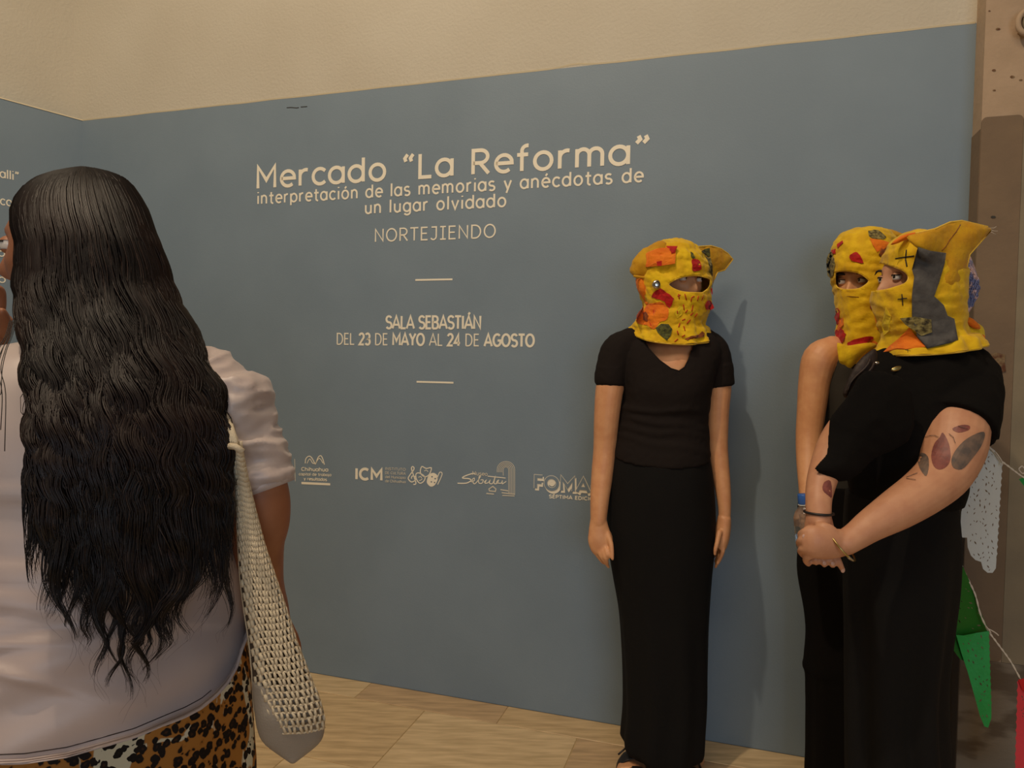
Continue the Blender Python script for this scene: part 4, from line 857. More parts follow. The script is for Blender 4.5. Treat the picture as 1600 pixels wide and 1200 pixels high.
# right arm coming down to the clasp, fingers showing below
limb(mb, [(1392, 596, ZC + .05, .04), (1366, 622, ZC - .02, .043), (1333, 657, ZC - .07, .044), (1306, 693, ZC - .11, .041), (1288, 738, ZC - .155, .036), (1281, 765, ZC - .18, .032), (1279, 785, ZC - .20, .029), (1279, 812, ZC - .215, .028)], 22)
limb(mb, [(1279, 808, ZC - .215, .029, .022), (1280, 830, ZC - .205, .036, .02), (1285, 850, ZC - .2, .038, .02), (1292, 864, ZC - .2, .034, .018)], 18, 4, (1, 0, 0))
z3_ = ZC - .215
fingers(mb, [[(1272, 860, z3_, .0105), (1273, 873, z3_ - .012, .010), (1275, 879, z3_ - .01, .0085)],
             [(1283, 864, z3_, .0108), (1285, 875, z3_ - .014, .0102), (1288, 882, z3_ - .012, .0088)],
             [(1294, 864, z3_, .0108), (1297, 876, z3_ - .014, .010), (1301, 883, z3_ - .012, .0085)],
             [(1304, 862, z3_, .0105), (1310, 876, z3_ - .012, .0095), (1314, 885, z3_ - .01, .0085), (1317, 891, z3_, .007)],
             [(1272, 825, ZC - .225, .013), (1263, 833, ZC - .23, .011), (1258, 842, ZC - .225, .009)]])
for xs in (1385, 1435): limb(mb, [(xs, 860, ZC + .02, .06), (xs, 1100, ZC + .01, .05), (xs, 1330, ZC, .04), (xs, 1358, ZC, .036)], 16); limb(mb, [(xs, 1352, ZC + .02, .036, .03), (xs - 6, 1375, ZC - .06, .04, .022), (xs - 12, 1396, ZC - .14, .036, .016)], 14, 4, (1, 0, 0))
bmesh_c = fuse(mb, .0034, 2); treeC = bvh(bmesh_c); bodyC = link('body', bmesh_c, M_SKINC, PC); face_details(pf, bodyC, (-.3, 1, .0), M_SKINC, (1,))
def z3(*p): return [(1220 + x / 3.75, 600 + y / 3.75) for x, y in p]
tat = lambda pts, m, lb: patch(treeC, smooth_poly(z3(*pts), 3), m, 'tattoo', bodyC, off=.0004, th=.0004, step=5, label=lb)
tat(((950, 285), (985, 350), (995, 430), (975, 480), (930, 502), (895, 480), (882, 420), (900, 350), (930, 315)), M_TAT2, 'faded red leaf tattoo')
tat(((1175, 280), (1195, 300), (1170, 370), (1110, 450), (1060, 500), (1010, 490), (1000, 440), (1030, 380), (1090, 320)), M_TAT1, 'large grey feather tattoo')
tat(((830, 402), (862, 425), (868, 480), (852, 540), (820, 505), (805, 460), (812, 420)), M_TAT1, 'small grey leaf tattoo')
tat(((1005, 262), (1060, 240), (1105, 245), (1100, 270), (1040, 285)), M_TAT2, 'faded red mark at the sleeve')
patch(treeC, smooth_poly(z3((255, 575), (292, 570), (298, 660), (280, 655), (245, 620)), 3), M_TAT2, 'tattoo', bodyC, off=.0004, th=.0004, step=5)
for P_ in (((845, 310), (870, 302), (900, 300), (925, 310)), ((985, 290), (1010, 310), (1022, 345)), ((735, 545), (775, 530), (800, 520)), ((735, 552), (790, 560)), ((1040, 245), (1095, 262))):
    stitches(treeC, [tuple(z3(a, b)) for a, b in zip(P_[:-1], P_[1:])], M_TAT1, bodyC, .0006, 'tattoo_line')
for (x, y), (rx, rz) in (((1256, 838), (.004, .005)), ((1317, 891), (.005, .006)), ((1301, 881), (.005, .005)), ((1288, 880), (.005, .005))):
    h = treeC.ray_cast(CAM, ray(x, y).normalized())
    if h[0] is not None and h[0].y < 1.9: MB().ball(h[0], (rx, .0015, rz)).build('fingernail', M_NAIL, bodyC)
def ring_on(tree, c, axis, r, th, m, name, parent, n=40, lab=None, arcd=(0, 2 * PI), flat=None, squash=1.0):
    axis = axis.normalized(); a = axis.cross(Vector((0, 1, 0))).normalized(); b = axis.cross(a)
    return MB().tube([c + a * r * math.cos(t) + b * r * squash * math.sin(t) for t in lsp(*arcd, n)], th, 8, flat=flat).build(name, m, parent, label=lab)
ring_on(None, at(1279.5, 801, ZC - .21), at(1279.5, 801, 1.6) - at(1281, 770, 1.6), .0315, .0030, M_LEATH, 'wristband', PC, lab='thin dark leather wristband')
ax = at(1342, 832, ZC - .262) - at(1300, 860, ZC - .236); cb = at(1315, 851, ZC - .249)
ring_on(None, cb, ax, .0425, .0022, M_BRASS, 'bracelet', PC, lab='thin brass bracelet'); 
_a = ax.normalized(); _b = _a.cross(Vector((0, 1, 0))).normalized(); _c = _a.cross(_b)
RP = lambda t: cb + _b * .0435 * math.cos(t) + _c * .0435 * math.sin(t)
tb_ = max(lsp(0, 2 * PI, 120), key=lambda t: -RP(t).y * 1.0 - RP(t).z * .75)
MB().tube([RP(tb_ + k * .05) for k in range(-4, 5)], [(.0032, .0032)] * 9, 8, flat=_a).build('bracelet_plate', M_METAL, PC, False)
# top
def topfold(k, t, P):
    return .010 * noise.noise(Vector((P.x * 5, P.y * 5, P.z * 3))) + .004 * noise.noise(P * 13)
tb = loft([S(532, 1400, 1482, .05), S(540, 1382, 1512, .085), S(550, 1366, 1528, .11), S(570, 1352, 1542, .13), S(600, 1336, 1552, .14, 3), S(640, 1318, 1552, .145, 4), S(680, 1310, 1535, .145, 5), S(720, 1318, 1526, .145, 5), (1322, 742, 1518, 760, .145, 4, 0), (1326, 765, 1506, 792, .14, 2, 0)], ZC, 96, 6, True, True, 2.15, topfold)
tb.tube([at(1508, 560, ZC + .02), at(1512, 585, ZC - .01), at(1508, 610, ZC - .05), at(1500, 640, ZC - .085), at(1496, 656, ZC - .10), at(1492, 669, ZC - .115)], [.055, .075, .085, .09, .091, .089], 32)
tb.tube([at(1530, 600, ZC + .05), at(1538, 640, ZC + .05), at(1541, 686, ZC + .03)], [.04, .04, .03], 20)
pillow(smooth_poly([(1352, 578), (1335, 600), (1318, 625), (1303, 645), (1296, 655), (1293, 685), (1291, 710), (1272, 731), (1285, 742), (1298, 752), (1325, 752), (1345, 740), (1370, 715), (1420, 690), (1430, 640), (1410, 590)], 2), ZC - .165, .026, 6, lambda x, y: -.03 * max(0, 1 - abs(y - 735) / 60) * max(0, min(1, (1360 - x) / 60)), tb)
mt = fuse(tb, .005, 3, .4); displace(mt, lambda co: .0015 * noise.noise(co * 45))
topC = link('loose_top', mt, M_BLACK2, PC); treeT = bvh(mt)
# dark satin scarf falling between the two
pillow(smooth_poly([(1366, 545), (1371, 556), (1368, 575), (1358, 592), (1345, 608), (1332, 620), (1320, 621), (1317, 612), (1324, 594), (1332, 578), (1345, 560)], 3), ZC - .125, .012, 4).build('scarf', M_LACE, PC, label='crumpled dark satin scarf at the collar')
for a, b in (((1360, 560), (1322, 612)), ((1366, 566), (1330, 614))):
    MB().tube([at(lerp(a[0], b[0], t) + 3 * math.sin(t * 7), lerp(a[1], b[1], t), ZC - .139) for t in lsp(0, 1, 12)], .003, 6).build('scarf_fold', M_LACE, PC)
MB().ball(at(1370, 567, ZC - .135), (.006, .004, .004)).build('scarf_pin', M_METAL, PC)
h = treeT.ray_cast(CAM, ray(1401, 576).normalized()); hp = h[0] if h[0] is not None else at(1401, 576, ZC - .12)
br = MB(); br.ball(hp - fwd * .004, (.0165, .003, .0065), Matrix.Rotation(-.25, 3, 'Y'), 18, 8).build('brooch', M_BRASS, topC, label='small metal leaf brooch')
# trousers
trf = lambda k, t, P: .012 * math.sin(t * 7 + P.z * 2) * min(1, k * 1.5) + .006 * noise.noise(Vector((P.x * 9, P.y * 9, P.z * 3)))
tr = loft([S(765, 1320, 1498, .13), S(800, 1318, 1500, .135), S(840, 1318, 1502, .138), S(880, 1318, 1501, .138), S(933, 1319, 1496, .15), S(987, 1320, 1488, .145), S(1067, 1321, 1479, .14), S(1120, 1322, 1477, .14), S(1200, 1322, 1480, .145), S(1300, 1322, 1484, .15), S(1385, 1322, 1486, .15)], ZC, 96, 6, True, True, 2.2, trf)
tr.build('wide_trousers', M_BLACKC, PC)
# hood
opC = z2((545, 530), (560, 470), (590, 380), (625, 350), (680, 360), (780, 400), (812, 440), (792, 482), (720, 510), (640, 530))
hr = [S(363, 1428, 1446, .03), S(367, 1413, 1460, .055), S(374, 1403, 1472, .08), S(384, 1391, 1486, .1), S(397, 1384, 1498, .114), S(412, 1379, 1507, .121), S(430, 1374, 1512, .125), S(452, 1366, 1510, .125), S(470, 1364, 1508, .122), S(490, 1368, 1508, .116), S(508, 1373, 1510, .112, 1), S(522, 1380, 1514, .112, 4), (1378, 534, 1526, 524, .12, 8, 0), (1372, 545, 1534, 534, .135, 9, 0), (1370, 550, 1538, 540, .14, 10, 0)]
hC, tC = hood(hr, ZC, opC, PC, .003, zsm=18, both=ZC + .12)
ear = smooth_poly(z2((800, 175), (860, 150), (990, 120), (1090, 75), (1170, 65), (1340, 105), (1362, 130), (1290, 210), (1220, 290), (1200, 380), (1185, 480), (1120, 560), (1040, 480), (1020, 380), (960, 300), (860, 240)), 2)
earC = pillow(ear, ZC - .135, .014, 6, lambda x, y: .0006 * max(0, x - 1440) + .006 * math.sin(x * .09 + y * .05)).build('ear', M_YELD, hC, label='tall mustard ear rising over the crown')
te = bvh(earC.data)
MB().tube([p for p in (te.ray_cast(CAM, ray(x, y).normalized())[0] for x, y in z2((1160, 90), (1130, 140), (1090, 190), (1060, 240), (1035, 265))) if p is not None], .0012, 6).build('seam', M_BROWNF, earC)
MB().tube([at(x, y, ZC - .135 + .0006 * max(0, x - 1440) + .006 * math.sin(x * .09 + y * .05)) for x, y in z2((860, 148), (990, 119), (1090, 74), (1170, 64), (1340, 104), (1363, 130), (1290, 212), (1222, 290), (1202, 380))], .0022, 8).build('hem', M_HEM, earC)
for dx, dy in ((10, -4), (12, 3), (9, 8)): MB().tube([at(1547, 358 + dy * .4, ZC - .0), at(1547 + dx * .6, 359 + dy * .7, ZC), at(1547 + dx, 358 + dy, ZC)], .0006, 4).build('frayed_thread', M_STRING, earC)
pillow(smooth_poly(z2((690, 225), (760, 165), (860, 140), (880, 155), (820, 180), (740, 215)), 2), ZC - .08, .01, 4).build('patch', M_ORA, hC)
gp = z2((875, 240), (960, 265), (1065, 280), (1055, 350), (1020, 470), (985, 570), (1050, 630), (1075, 700), (1120, 720), (1145, 860), (1100, 880), (940, 920), (870, 840), (835, 700), (835, 560), (850, 440), (835, 390))
V, fs = mesh_px_grid(gp, 5); fr = []; bk = []
for v in V:
    zz = []
    for tr_ in (tC, te):
        h = tr_.ray_cast(CAM, ray(v.x, v.y).normalized())
        if h[0] is not None: zz.append((h[0] - CAM).dot(fwd))
    z = min(zz) if zz else ZC - .1
    fr.append([v.x, v.y, z])
avg = [min(z for x2, y2, z in fr if (x2 - x) ** 2 + (y2 - y) ** 2 < 90) for x, y, _ in fr]
grey = slab([at(x, y, z - .0065) for (x, y, _), z in zip(fr, avg)], [at(x, y, z - .0035) for (x, y, _), z in zip(fr, avg)], fs).build('side_patch', M_GREYF, hC, label='long crooked grey felt panel down the side')
tg = bvh(grey.data)
mC = lambda pts, m, nm='patch', tr_=None, **k: patch(tr_ or tC, pts, m, nm, hC, **k)
patch(tC, z2((820, 780), (860, 830), (925, 912), (800, 930), (650, 950), (700, 900), (760, 850)), M_ORA, 'patch', hC, off=.004, label='orange patch at the collar')
patch(tC, z2((770, 715), (860, 705), (960, 720), (960, 800), (900, 840), (850, 790), (800, 750)), M_DKPR, 'pocket_patch', hC, off=.014, label='dark floral pocket patch')

mC(z2((665, 640), (700, 700), (690, 800), (655, 830), (640, 760)), M_YELB, off=.003)
stitches(tC, [tuple(z2(a, b)) for a, b in (((725, 318), (785, 308)), ((785, 308), (850, 300)), ((798, 258), (792, 320)), ((792, 320), (802, 372)))], M_THR, hC, .0016, 'cross_stitch')
stitches(tC, [tuple(z2(a, b)) for a, b in (((740, 590), (802, 583)), ((768, 555), (774, 632)))], M_THR, hC, .0012, 'cross_stitch')
stitches(tC, [tuple(z2(a, b)) for a, b in (((790, 930), (825, 935)), ((808, 920), (808, 945)))], M_THR, hC, .0006, 'cross_stitch')
# crocheted panel at the back of the head and raised collar behind
pillow(smooth_poly(z2((1150, 330), (1215, 295), (1240, 330), (1275, 430), (1285, 520), (1260, 600), (1225, 670), (1195, 700), (1150, 650)), 2), ZC + .05, .035, 5).build('crochet_panel', M_MULTI, hC, label='knitted pink and blue yarn panel at the back of the head')
mbk = MB()
for k in range(16):
    P = [(lerp(1505, 1510, t) + (22 * math.sin(PI * t)) * lerp(.2, 1, k / 15) + 1.5 * math.sin(t * 40 + k * 2), lerp(402, 490, t)) for t in lsp(0.03, .97, 26)]
    mbk.tube([at(x, y, ZC + .012 + .004 * math.sin(i * 2.1 + k)) for i, (x, y) in enumerate(P)], .0020, 5)
mbk.build('yarn_loops', mat('mixed_yarn', (206, 176, 176), .8, (104, 112, 156), 45, contrast=(.42, .5)), hC)
pillow(smooth_poly(z2((1170, 730), (1200, 705), (1260, 740), (1312, 775), (1325, 830), (1322, 910), (1280, 900), (1200, 880), (1150, 880)), 2), ZC + .06, .02, 5).build('back_collar', M_YELB, hC)
pillow(smooth_poly(z2((1195, 708), (1240, 718), (1290, 765), (1290, 790), (1240, 780), (1200, 745)), 2), ZC + .038, .006, 5).build('patch', M_ORA, hC)
pillow(smooth_poly(z2((1300, 830), (1325, 835), (1325, 905), (1305, 880)), 2), ZC + .038, .006, 5).build('patch', M_ORA, hC)
# ================= long haired woman seen from behind
ZF = 1.10
PF = thing('person', 'person seen from behind with very long wavy black hair, pale satin shirt, leopard skirt', 'person', Vector((at(110, 900, ZF).x, at(110, 900, ZF).y, 0)))
mb = MB(); pf = head(mb, 113, 398, ZF, math.radians(-86), 1.0)
limb(mb, [(125, 480, ZF, .062), (125, 530, ZF, .062), (125, 580, ZF, .085)], 20)
m2 = loft([S(545, 30, 230, .07), S(575, -60, 320, .1), S(640, -110, 350, .13), S(760, -110, 345, .15), S(900, -130, 350, .16), S(1050, -90, 300, .11), S(1200, -80, 290, .1)], ZF, 40, 3); mb.add(m2.v, m2.f)
limb(mb, [(342, 640, ZF, .045), (370, 690, ZF - .0, .045), (395, 740, ZF, .044), (406, 780, ZF + .005, .045), (408, 815, ZF + .015, .043), (404, 845, ZF + .03, .040), (406, 880, ZF + .06, .037), (412, 915, ZF + .1, .033), (425, 950, ZF + .15, .028), (432, 975, ZF + .18, .025)], 24)
limb(mb, [(432, 972, ZF + .18, .026, .018), (438, 1000, ZF + .2, .036, .018), (442, 1025, ZF + .21, .036, .016)], 16, 4, (1, 0, 0))
fingers(mb, [[(425 + 9 * k, 1022, ZF + .21, .0095), (427 + 9 * k, 1048, ZF + .21, .009), (426 + 8 * k, 1066 - 3 * abs(k - 1.5), ZF + .2, .0075)] for k in range(4)] + [[(425, 995, ZF + .18, .012), (415, 1015, ZF + .17, .010), (414, 1032, ZF + .16, .008)]])
limb(mb, [(-100, 620, ZF, .055), (-130, 690, ZF + .02, .05), (-145, 750, ZF + .07, .046), (-140, 760, ZF + .12, .044), (-100, 690, ZF + .17, .040), (-60, 610, ZF + .19, .032), (-38, 565, ZF + .19, .026)], 20)
limb(mb, [(-38, 565, ZF + .19, .027, .02), (-27, 540, ZF + .18, .034, .02), (-18, 512, ZF + .17, .038, .02), (-12, 486, ZF + .16, .036, .018)], 16, 4, (1, 0, 0))
fingers(mb, [[(-36 + 12 * k, 488 - k * 2, ZF + .16, .0125), (-38 + 13 * k, 466 - k * 3, ZF + .15, .0115), (-44 + 12 * k, 455 - k * 2, ZF + .135, .010)] for k in range(4)] + [[(6, 520, ZF + .15, .014), (8, 500, ZF + .13, .012), (2, 486, ZF + .115, .010)]])
for xs in (30, 180):
    b0 = at(xs, 1100, ZF + .05); mb.tube([Vector((b0.x, b0.y, z)) for z in (.8, .5, .45, .2, .08)], [.07, .065, .07, .05, .04], 20, rnd=True)
    mb.tube([Vector((b0.x, b0.y - .03, .045)), Vector((b0.x, b0.y + .08, .04)), Vector((b0.x, b0.y + .17, .025))], [(.042, .04), (.045, .035), (.04, .02)], 16, flat=(1, 0, 0))
body = link('body', fuse(mb, .005, 3), M_SKINF, PF); face_details(pf, body, (0, 1, 0), M_SKINF, ())
# shirt
def hemy(x):   # hem height in px across the back, shirt-tail curve
    T_ = [(-200, 1196), (0, 1191), (39, 1189.5), (105, 1179.4), (157, 1165), (210, 1150), (262, 1128), (289, 1117), (315, 1103), (339, 1083), (357, 1062), (370, 1038), (378, 1010), (392, 975), (410, 950)]
    for (a, y0), (b, y1) in zip(T_[:-1], T_[1:]):
        if x <= b: return lerp(y0, y1, (x - a) / (b - a))
    return 950
def shf(k, t, P):
    x, y, _ = px(P); f = .006 * noise.noise(Vector((P.x * 4, 0, P.z * 9))) + .003 * noise.noise(Vector((P.x * 12, 1, P.z * 16)))
    for yc, sl, a, wd in ((773, .02, .006, 7), (845, .03, .006, 7), (893, .02, .006, 7), (940, .12, .007, 8), (1010, -.1, .005, 9), (1050, .25, .006, 9)):
        f += a * math.exp(-((y - yc - sl * x) / wd) ** 2) * (1 / (1 + math.exp((x - 150) / 60)))
    d = (x * .45 + y) ; f += .003 * math.sin(d * .06) * (1 if y > 980 else 0)
    return f
rw = [S(530, 60, 200, .05), S(545, -20, 290, .08), S(570, -80, 345, .11), S(620, -125, 370, .14), S(700, -140, 372, .16), S(800, -140, 366, .17), S(900, -150, 370, .195), S(950, -155, 376, .21), S(1000, -160, 379, .218), S(1060, -163, 382, .225), S(1120, -165, 384, .228), S(1200, -165, 385, .229)]
sb = loft(rw, ZF, 200, 9, True, False, 2.7, shf)
vs = []
for v in sb.v:
    P = Vector(v); x, y, z = px(P)
    if z < ZF + .25:
        xc = max(-170, min(400, x)); side = (z - ZF) / .22         # front half hangs a little higher
        hy = hemy(xc) - 30 * max(0, side)
        if y > hy: P = P + Vector((0, 0, (y - hy) / F * z))
    vs.append(P)
sb.v = [tuple(p) for p in vs]
shirt = sb.build('shirt', M_SHIRT, PF); so = shirt.modifiers.new('t', 'SOLIDIFY'); so.thickness = .0015; so.offset = -1
tsh = bvh(shirt.data)
P = [tsh.ray_cast(CAM, ray(x, hemy(x) - 3).normalized())[0] for x in lsp(-90, 392, 90)]; MB().tube([p - fwd * .0012 for p in P if p is not None], .0016, 6).build('hem_fold', M_SHIRT, shirt)
P = [tsh.ray_cast(CAM, ray(x, hemy(x) - 12).normalized())[0] for x in lsp(-90, 330, 90)]; MB().tube([p for p in P if p is not None], .0007, 5).build('hem_stitching', M_LACE, shirt)
# puffed sleeves
def sleevefold(mb_):
    me = fuse(mb_, .0045, 3, .4)
    displace(me, lambda co: .007 * (1 - 2 * abs(noise.noise(Vector((co.x * 10 + co.z * 14, co.y * 9, co.z * 22 - co.x * 10))))) * (1 if co.z > 1.16 else .3) + .004 * (1 - 2.4 * abs(noise.noise(Vector((co.x * 26 + co.z * 30, co.y * 20, co.z * 46 - co.x * 22))))) * (1 if co.z > 1.16 else .4)); return me
sl = MB(); sl.tube([at(280, 595, ZF), at(315, 605, ZF), at(342, 628, ZF), at(362, 660, ZF), at(380, 700, ZF), at(397, 735, ZF), at(408, 758, ZF + .003)], [.050, .060, .063, .060, .055, .050, .047], 32, rnd=False)
sl.ball(at(368, 622, ZF), (.05, .06, .042))
sle = link('sleeve', sleevefold(sl), M_SHIRT, shirt)
c0 = at(407, 753, ZF + .003); axs = (at(419, 768, ZF) - at(411, 745, ZF)).normalized()
MB().tube([c0 - axs * .012, c0 - axs * .006, c0 + axs * .006, c0 + axs * .014], [.0475, .049, .0495, .0492], 40).build('cuff', M_SHIRT, sle)
sl = MB(); sl.tube([at(-50, 590, ZF), at(-85, 610, ZF), at(-110, 645, ZF), at(-128, 690, ZF + .02), at(-138, 715, ZF + .04)], [.05, .062, .064, .058, .056], 32)
link('sleeve', sleevefold(sl), M_SHIRT, shirt)
MB().tube([at(-20, 548, ZF - .06), at(30, 552, ZF - .078), at(80, 558, ZF - .088), at(130, 560, ZF - .09), at(200, 556, ZF - .085)], [.008, .011, .012, .012, .01], 10).build('collar', M_SHIRT, shirt)
# skirt
kb0 = loft([S(950, -140, 360, .13, 0, .03), S(970, -150, 376, .14, 0, .03), S(1000, -155, 385, .15, 0, .03), S(1060, -158, 393, .16, 0, .03), S(1120, -160, 396, .17, 0, .03), S(1200, -158, 396, .18, 0, .02), S(1400, -140, 375, .19), S(1700, -110, 340, .18), S(2150, -110, 345, .2)], ZF, 120, 6, True, False, 2.3, lambda k, t, P: .004 * noise.noise(P * 7) + .006 * k * math.sin(t * 10))
sk = kb0.build('leopard_skirt', M_LEO, PF)
# ---- hair
LR = [(268, 104, 152), (270, 86, 170), (274, 68, 185), (281, 52, 197), (292, 38, 207), (310, 24, 219), (330, 17, 230), (355, 18, 239), (385, 25, 250), (420, 25, 262), (450, 20, 272), (500, 28, 295), (550, 33, 322), (600, 38, 344), (650, 40, 356), (700, 40, 362), (800, 42, 366), (850, 46, 368), (900, 50, 366), (960, 55, 350), (1010, 70, 330), (1075, 90, 300)]
def env(y):
    if y <= LR[0][0]: return LR[0][1:]
    for (a, l0, r0_), (b, l1, r1) in zip(LR[:-1], LR[1:]):
        if y <= b: t = (y - a) / (b - a); return lerp(l0, l1, t), lerp(r0_, r1, t)
    return LR[-1][1:]
def sst(a, b, y): t = max(0, min(1, (y - a) / (b - a))); return t * t * (3 - 2 * t)
def depth(y): return lerp(.025, .125, math.sin(max(0, min(1, (y - 266) / 150)) * PI / 2) ** .75) - .055 * sst(420, 700, y) - .02 * sst(700, 950, y)
def zc(y): return ZF - .01 - .125 * sst(400, 720, y) - .03 * sst(700, 1000, y)
def hp(x, y, dd):
    l, r = env(y); c0 = at((l + r) / 2, y, zc(y)); hd = c0 - CAM; hd.z = 0; hd.normalize(); q = ray(x, y)
    return CAM + q * ((c0 - CAM).dot(hd) / q.dot(hd)) - hd * dd
hm = [(env(y)[0] + 9, y, env(y)[1] - 9, y, depth(y) * .86, 0, zc(y) - ZF) for y in (275, 282, 295, 315, 345, 385, 430, 480, 530, 580, 640, 700, 760, 810)]
hm += [(80, 850, 325, 850, .035, 0, zc(850) - ZF), (120, 885, 270, 885, .012, 0, zc(885) - ZF)]
hb = loft(hm, ZF, 72, 3, True, True, 2.0, lambda k, t, P: .004 * noise.noise(Vector((P.x * 60, P.y * 20, P.z * 9))))
hair = hb.build('hair', M_HAIRB, PF)
rnd = random.Random(3)
ET = [(-1, 940), (-.85, 960), (-.6, 1005), (-.35, 1030), (-.1, 1075), (.15, 1070), (.4, 1045), (.6, 985), (.8, 955), (1, 990)]
def endy(u):
    for (a, y0), (b, y1) in zip(ET[:-1], ET[1:]):
        if u <= b: return lerp(y0, y1, (u - a) / (b - a))
    return 950
clumps = []
for layer in range(3):
    nc = 15
    for q in range(nc):
        u = -.97 + 1.94 * (q + .5 + rnd.uniform(-.4, .4)) / nc
        clumps.append((u, layer, endy(u) - rnd.uniform(0, 55) - (2 - layer) * rnd.uniform(10, 60), rnd.uniform(0, 7), rnd.uniform(.062, .088), rnd.uniform(.7, 1.35), rnd.uniform(-.007, .007)))
def strands(N, m, name, wid, tight=1.0, stray=0.0, only=None):
    mbs = MB()
    for s in range(N):
        jt = rnd.uniform(0, 1)
        cu, layer, cend, ph, fq, am, ph2 = rnd.choice(clumps) if only is None else rnd.choice([c for c in clumps if only(c[0])])
        off = rnd.gauss(0, .075) * tight; u = max(-1, min(1, cu + off)); yend = cend - abs(rnd.gauss(0, 40)) + stray * rnd.uniform(-10, 30)
        p1, p2 = rnd.uniform(0, 7), rnd.uniform(0, 7); lay = .955 + .03 * layer + rnd.uniform(-.015, .02)
        y0 = 268 + 24 * (1 - math.sqrt(max(0, 1 - u * u))); pts = []; rad = []; M = 82
        for i in range(M):
            t = min(1, max(0, (i + (jt if 0 < i < M - 1 else 0)) / (M - 1))); y = lerp(y0, yend, t ** .93); l, r = env(y); w_ = (r - l) / 2
            gw = min(1, max(0, (y - 330) / 260)); lo = max(0, min(1, (y - 780) / 200))
            uu = cu + (u - cu) * (1 - .25 * gw * (.5 + .5 * math.sin(y * .035 + ph)) - .62 * lo) + stray * .03 * gw * math.sin(y * .03 + p1)
            uu = max(-1, min(1, uu)); x = (l + r) / 2 + uu * w_ * min(1.0, lay)
            A = (1.2 + 4.8 * gw) * am + 7.5 * lo * am
            x += A * gw ** .5 * math.sin(y * fq * (1 - .3 * lo) + ph) + (.5 + stray * 1.5) * gw * math.sin(y * .1 + p2)
            x = max(l - 5 * gw, min(r + 5 * gw + 3 * stray, x))
            dd = depth(y) * math.sqrt(max(.02, 1 - min(1, uu * uu))) * lay
            rope = .007 * (1 - min(1, (off / .15) ** 2))
            dd += gw * (rope + ph2 + .003 * am * math.cos(y * fq + ph)) + .0012 * math.sin(y * .07 + p1) * gw
            pts.append(hp(x, y, dd)); rad.append(wid * (1 if t < .7 else max(.15, 1 - (t - .7) / .34)))
        mbs.tube(pts, rad, 3, False)
    return mbs.build(name, m, hair, kind='stuff', recalc=False)
strands(1350, M_HAIR, 'hair_strands', .0015)
strands(380, M_HAIR2, 'hair_strands', .0009, 1.2, .3)
strands(220, M_HAIR, 'loose_strands', .0005, 1.6, 1.8)
strands(90, M_HAIR, 'loose_strands', .0008, 1.0, .8, lambda u: abs(u) > .85)
# wisps over the left shoulder
mbw = MB()
for k, (xa, xb, xc, ye) in enumerate(((22, 4, 12, 640), (26, 10, 2, 700), (24, 14, 20, 660), (20, 0, -6, 620), (28, 18, 26, 690), (30, 20, 10, 600))):
    mbw.tube([hp(x, y, .10) for x, y in interp_rows([(xa + 8, 505), (xa + 2, 528), ((xa + xb) / 2, 548), (xb, 575), ((xb + xc) / 2 + 4, 610), (xc, ye)], 6)], .0005, 4, False)
mbw.build('loose_strands', M_HAIR, hair, kind='stuff', recalc=False)

# ================= crochet shoulder bag
ZG = 1.03
bag = thing('shoulder_bag', 'cream crochet net shoulder bag hanging beside the leopard skirt', 'bag', at(455, 1180, ZG))
BR = [(560, 338, 352), (600, 350, 365), (650, 358, 374), (700, 362, 378), (750, 367, 388), (800, 369, 400), (850, 371, 413), (900, 374, 430), (950, 380, 447), (1000, 388, 463), (1050, 393, 482), (1090, 395, 499), (1120, 397, 507), (1145, 402, 508), (1163, 415, 497), (1176, 432, 478), (1187, 452, 462)]
def bagrow(y):
    for (a, l0, r0_), (b, l1, r1) in zip(BR[:-1], BR[1:]):
        if y <= b: t = (y - a) / (b - a); return lerp(l0, l1, t), lerp(r0_, r1, t)
    return BR[-1][1:]
def bz(y): return lerp(ZF - .13, ZG, max(0, min(1, (y - 560) / 200)))
bt = lambda y: lerp(.008, .034, max(0, min(1, (y - 700) / 350))) * (1 if y < 1120 else max(.25, 1 - (y - 1120) / 100))
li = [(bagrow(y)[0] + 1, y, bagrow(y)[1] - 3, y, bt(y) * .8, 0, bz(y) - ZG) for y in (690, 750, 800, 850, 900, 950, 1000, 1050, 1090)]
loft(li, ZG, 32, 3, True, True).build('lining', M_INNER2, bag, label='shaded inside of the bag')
li = [(bagrow(y)[0], y, bagrow(y)[1] + .5, y, bt(y) * .97, 0, 0) for y in (1062, 1085, 1110, 1135, 1155, 1172, 1186)]
loft(li, ZG, 40, 3, True, True, 2, lambda k, t, P: .002 * noise.noise(P * 30)).build('bag_base', M_LINING, bag, label='plain grey cloth bottom')
def bagp(y, u, lift=.003):
    l, r = bagrow(y); w_ = (r - l) / 2; return at((l + r) / 2 + u * w_, y, bz(y) - (bt(y) + lift) * math.sqrt(max(0.03, 1 - u * u)) - .001)
nb = MB(); ys = []; y = 698
while y < 1150: ys.append(y); y += lerp(7.2, 10.6, min(1, (y - 690) / 250))
NC = 12
us = [lerp(-.96, .97, j / NC) for j in range(NC + 1)]
sl_ = lambda y, u: y - 9 * (u + .1) * min(1, max(0, (y - 800) / 200)) + 2.5 * math.sin(u * 3)
